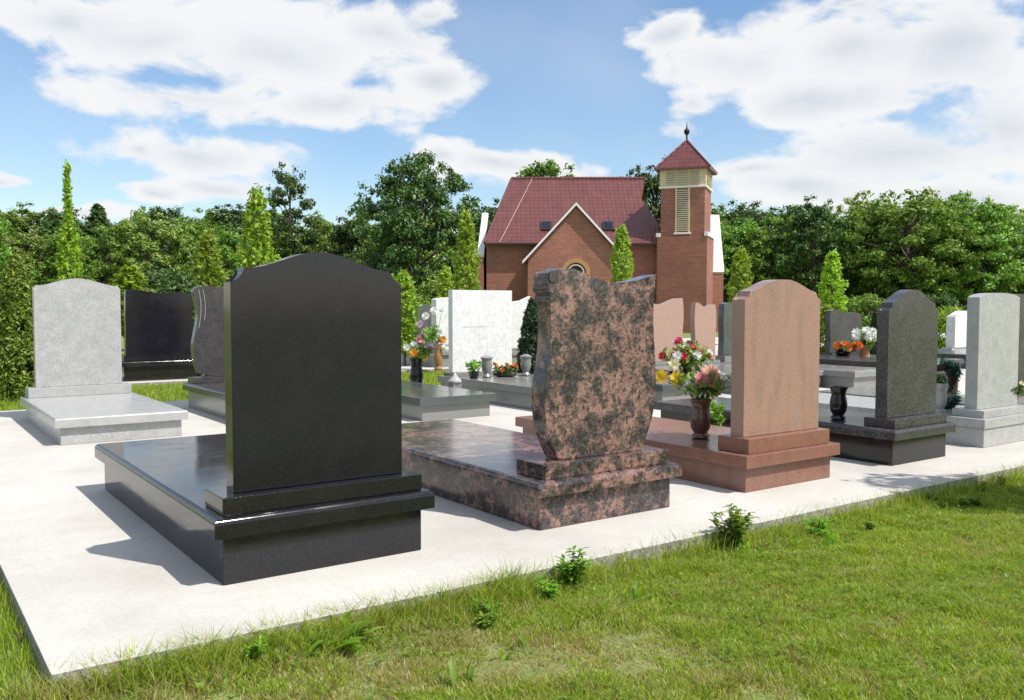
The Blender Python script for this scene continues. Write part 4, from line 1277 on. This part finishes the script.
# clouds over the rest of the sky, for the light and the polished stone
CL += [(1.55, .3, .28, .14), (2.1, .5, .45, .18), (-.45, .3, .35, .16), (-1.0, .55, .45, .2), (.3, .66, .35, .14), (1.1, .78, .5, .16), (2.9, .42, .4, .16), (-2.4, .45, .45, .2), (-1.8, .2, .3, .08), (0, 1.15, 1.2, .16), (2.2, 1.05, 1.0, .16), (-2.0, 1.0, .9, .2), (-2.9, .85, .5, .16), (3.0, .14, .3, .05), (2.3, .16, .25, .05)]
acc = None
for a0, e0, ra, re in CL:
    u = k.math('MULTIPLY_ADD', AZw, 1 / ra, -a0 / ra); v = k.math('MULTIPLY_ADD', ELw, 1 / re, -e0 / re)
    q = k.math('MULTIPLY_ADD', u, u, k.math('MULTIPLY', v, v))
    val = k.math('SUBTRACT', 1.25, k.math('SQRT', q))
    if acc is None: acc = val
    else:
        x = k.n('ShaderNodeMath', operation='SMOOTH_MAX'); k.l(acc, x.inputs[0]); k.l(val, x.inputs[1]); x.inputs[2].default_value = .35
        acc = x.outputs[0]
acc = k.math('MAXIMUM', acc, -1.2)
dens = k.math('ADD', k.math('MULTIPLY', acc, .62), k.math('MULTIPLY_ADD', n1, 2.1, -1.03))
mr = k.n('ShaderNodeMapRange', interpolation_type='SMOOTHSTEP'); k.l(dens, mr.inputs[0])
mr.inputs[1].default_value = .0; mr.inputs[2].default_value = .40; mr.inputs[3].default_value = 0; mr.inputs[4].default_value = .97
# thin veil around the cumulus
veil = k.math('MULTIPLY', k.ramp(n2, [(.4, (0, 0, 0)), (.75, (1, 1, 1))]), .22)
mask = k.math('MAXIMUM', mr.outputs[0], veil)
thick = k.n('ShaderNodeMapRange', interpolation_type='SMOOTHSTEP'); k.l(k.math('ADD', k.math('MULTIPLY', acc, .55), k.math('MULTIPLY_ADD', n2, .7, k.math('MULTIPLY_ADD', n1, .5, -.58))), thick.inputs[0])
thick.inputs[1].default_value = .28; thick.inputs[2].default_value = .90; thick.inputs[3].default_value = 0; thick.inputs[4].default_value = 1
ccol = k.mix(thick.outputs[0], (5.6, 5.65, 5.7), (3.95, 4.25, 4.65))
hs = k.n('ShaderNodeHueSaturation'); k.l(sky.outputs[0], hs.inputs['Color']); hs.inputs['Saturation'].default_value = 1.12; hs.inputs['Value'].default_value = 1.0
k.l(k.mix(mask, hs.outputs[0], ccol), bg.inputs[0])

# ------------------------------------------------------------------ camera
cam = bpy.data.cameras.new('camera'); co = bpy.data.objects.new('camera', cam); COL.objects.link(co)
cam.sensor_fit = 'HORIZONTAL'; cam.sensor_width = 36; cam.angle = R_(59.986)
cam.clip_start = .05; cam.clip_end = 3000
right = Vector((.8150, -.5795, 0)); up = Vector((.0280, .0394, .9988)); fwd = Vector((.5788, .8141, -.0484))
mw = Matrix(((right.x, up.x, -fwd.x, 0), (right.y, up.y, -fwd.y, 0), (right.z, up.z, -fwd.z, 1.2), (0, 0, 0, 1)))
co.matrix_world = mw
sc.camera = co

sc.view_settings.view_transform = 'Standard'; sc.view_settings.look = 'None'
sc.view_settings.gamma = 1; sc.view_settings.exposure = .36
sc.view_settings.use_curve_mapping = False
sc.cycles.use_denoising = True
sc.cycles.max_bounces = 6; sc.cycles.diffuse_bounces = 3; sc.cycles.glossy_bounces = 3; sc.cycles.transmission_bounces = 3
sc.cycles.sample_clamp_indirect = 6
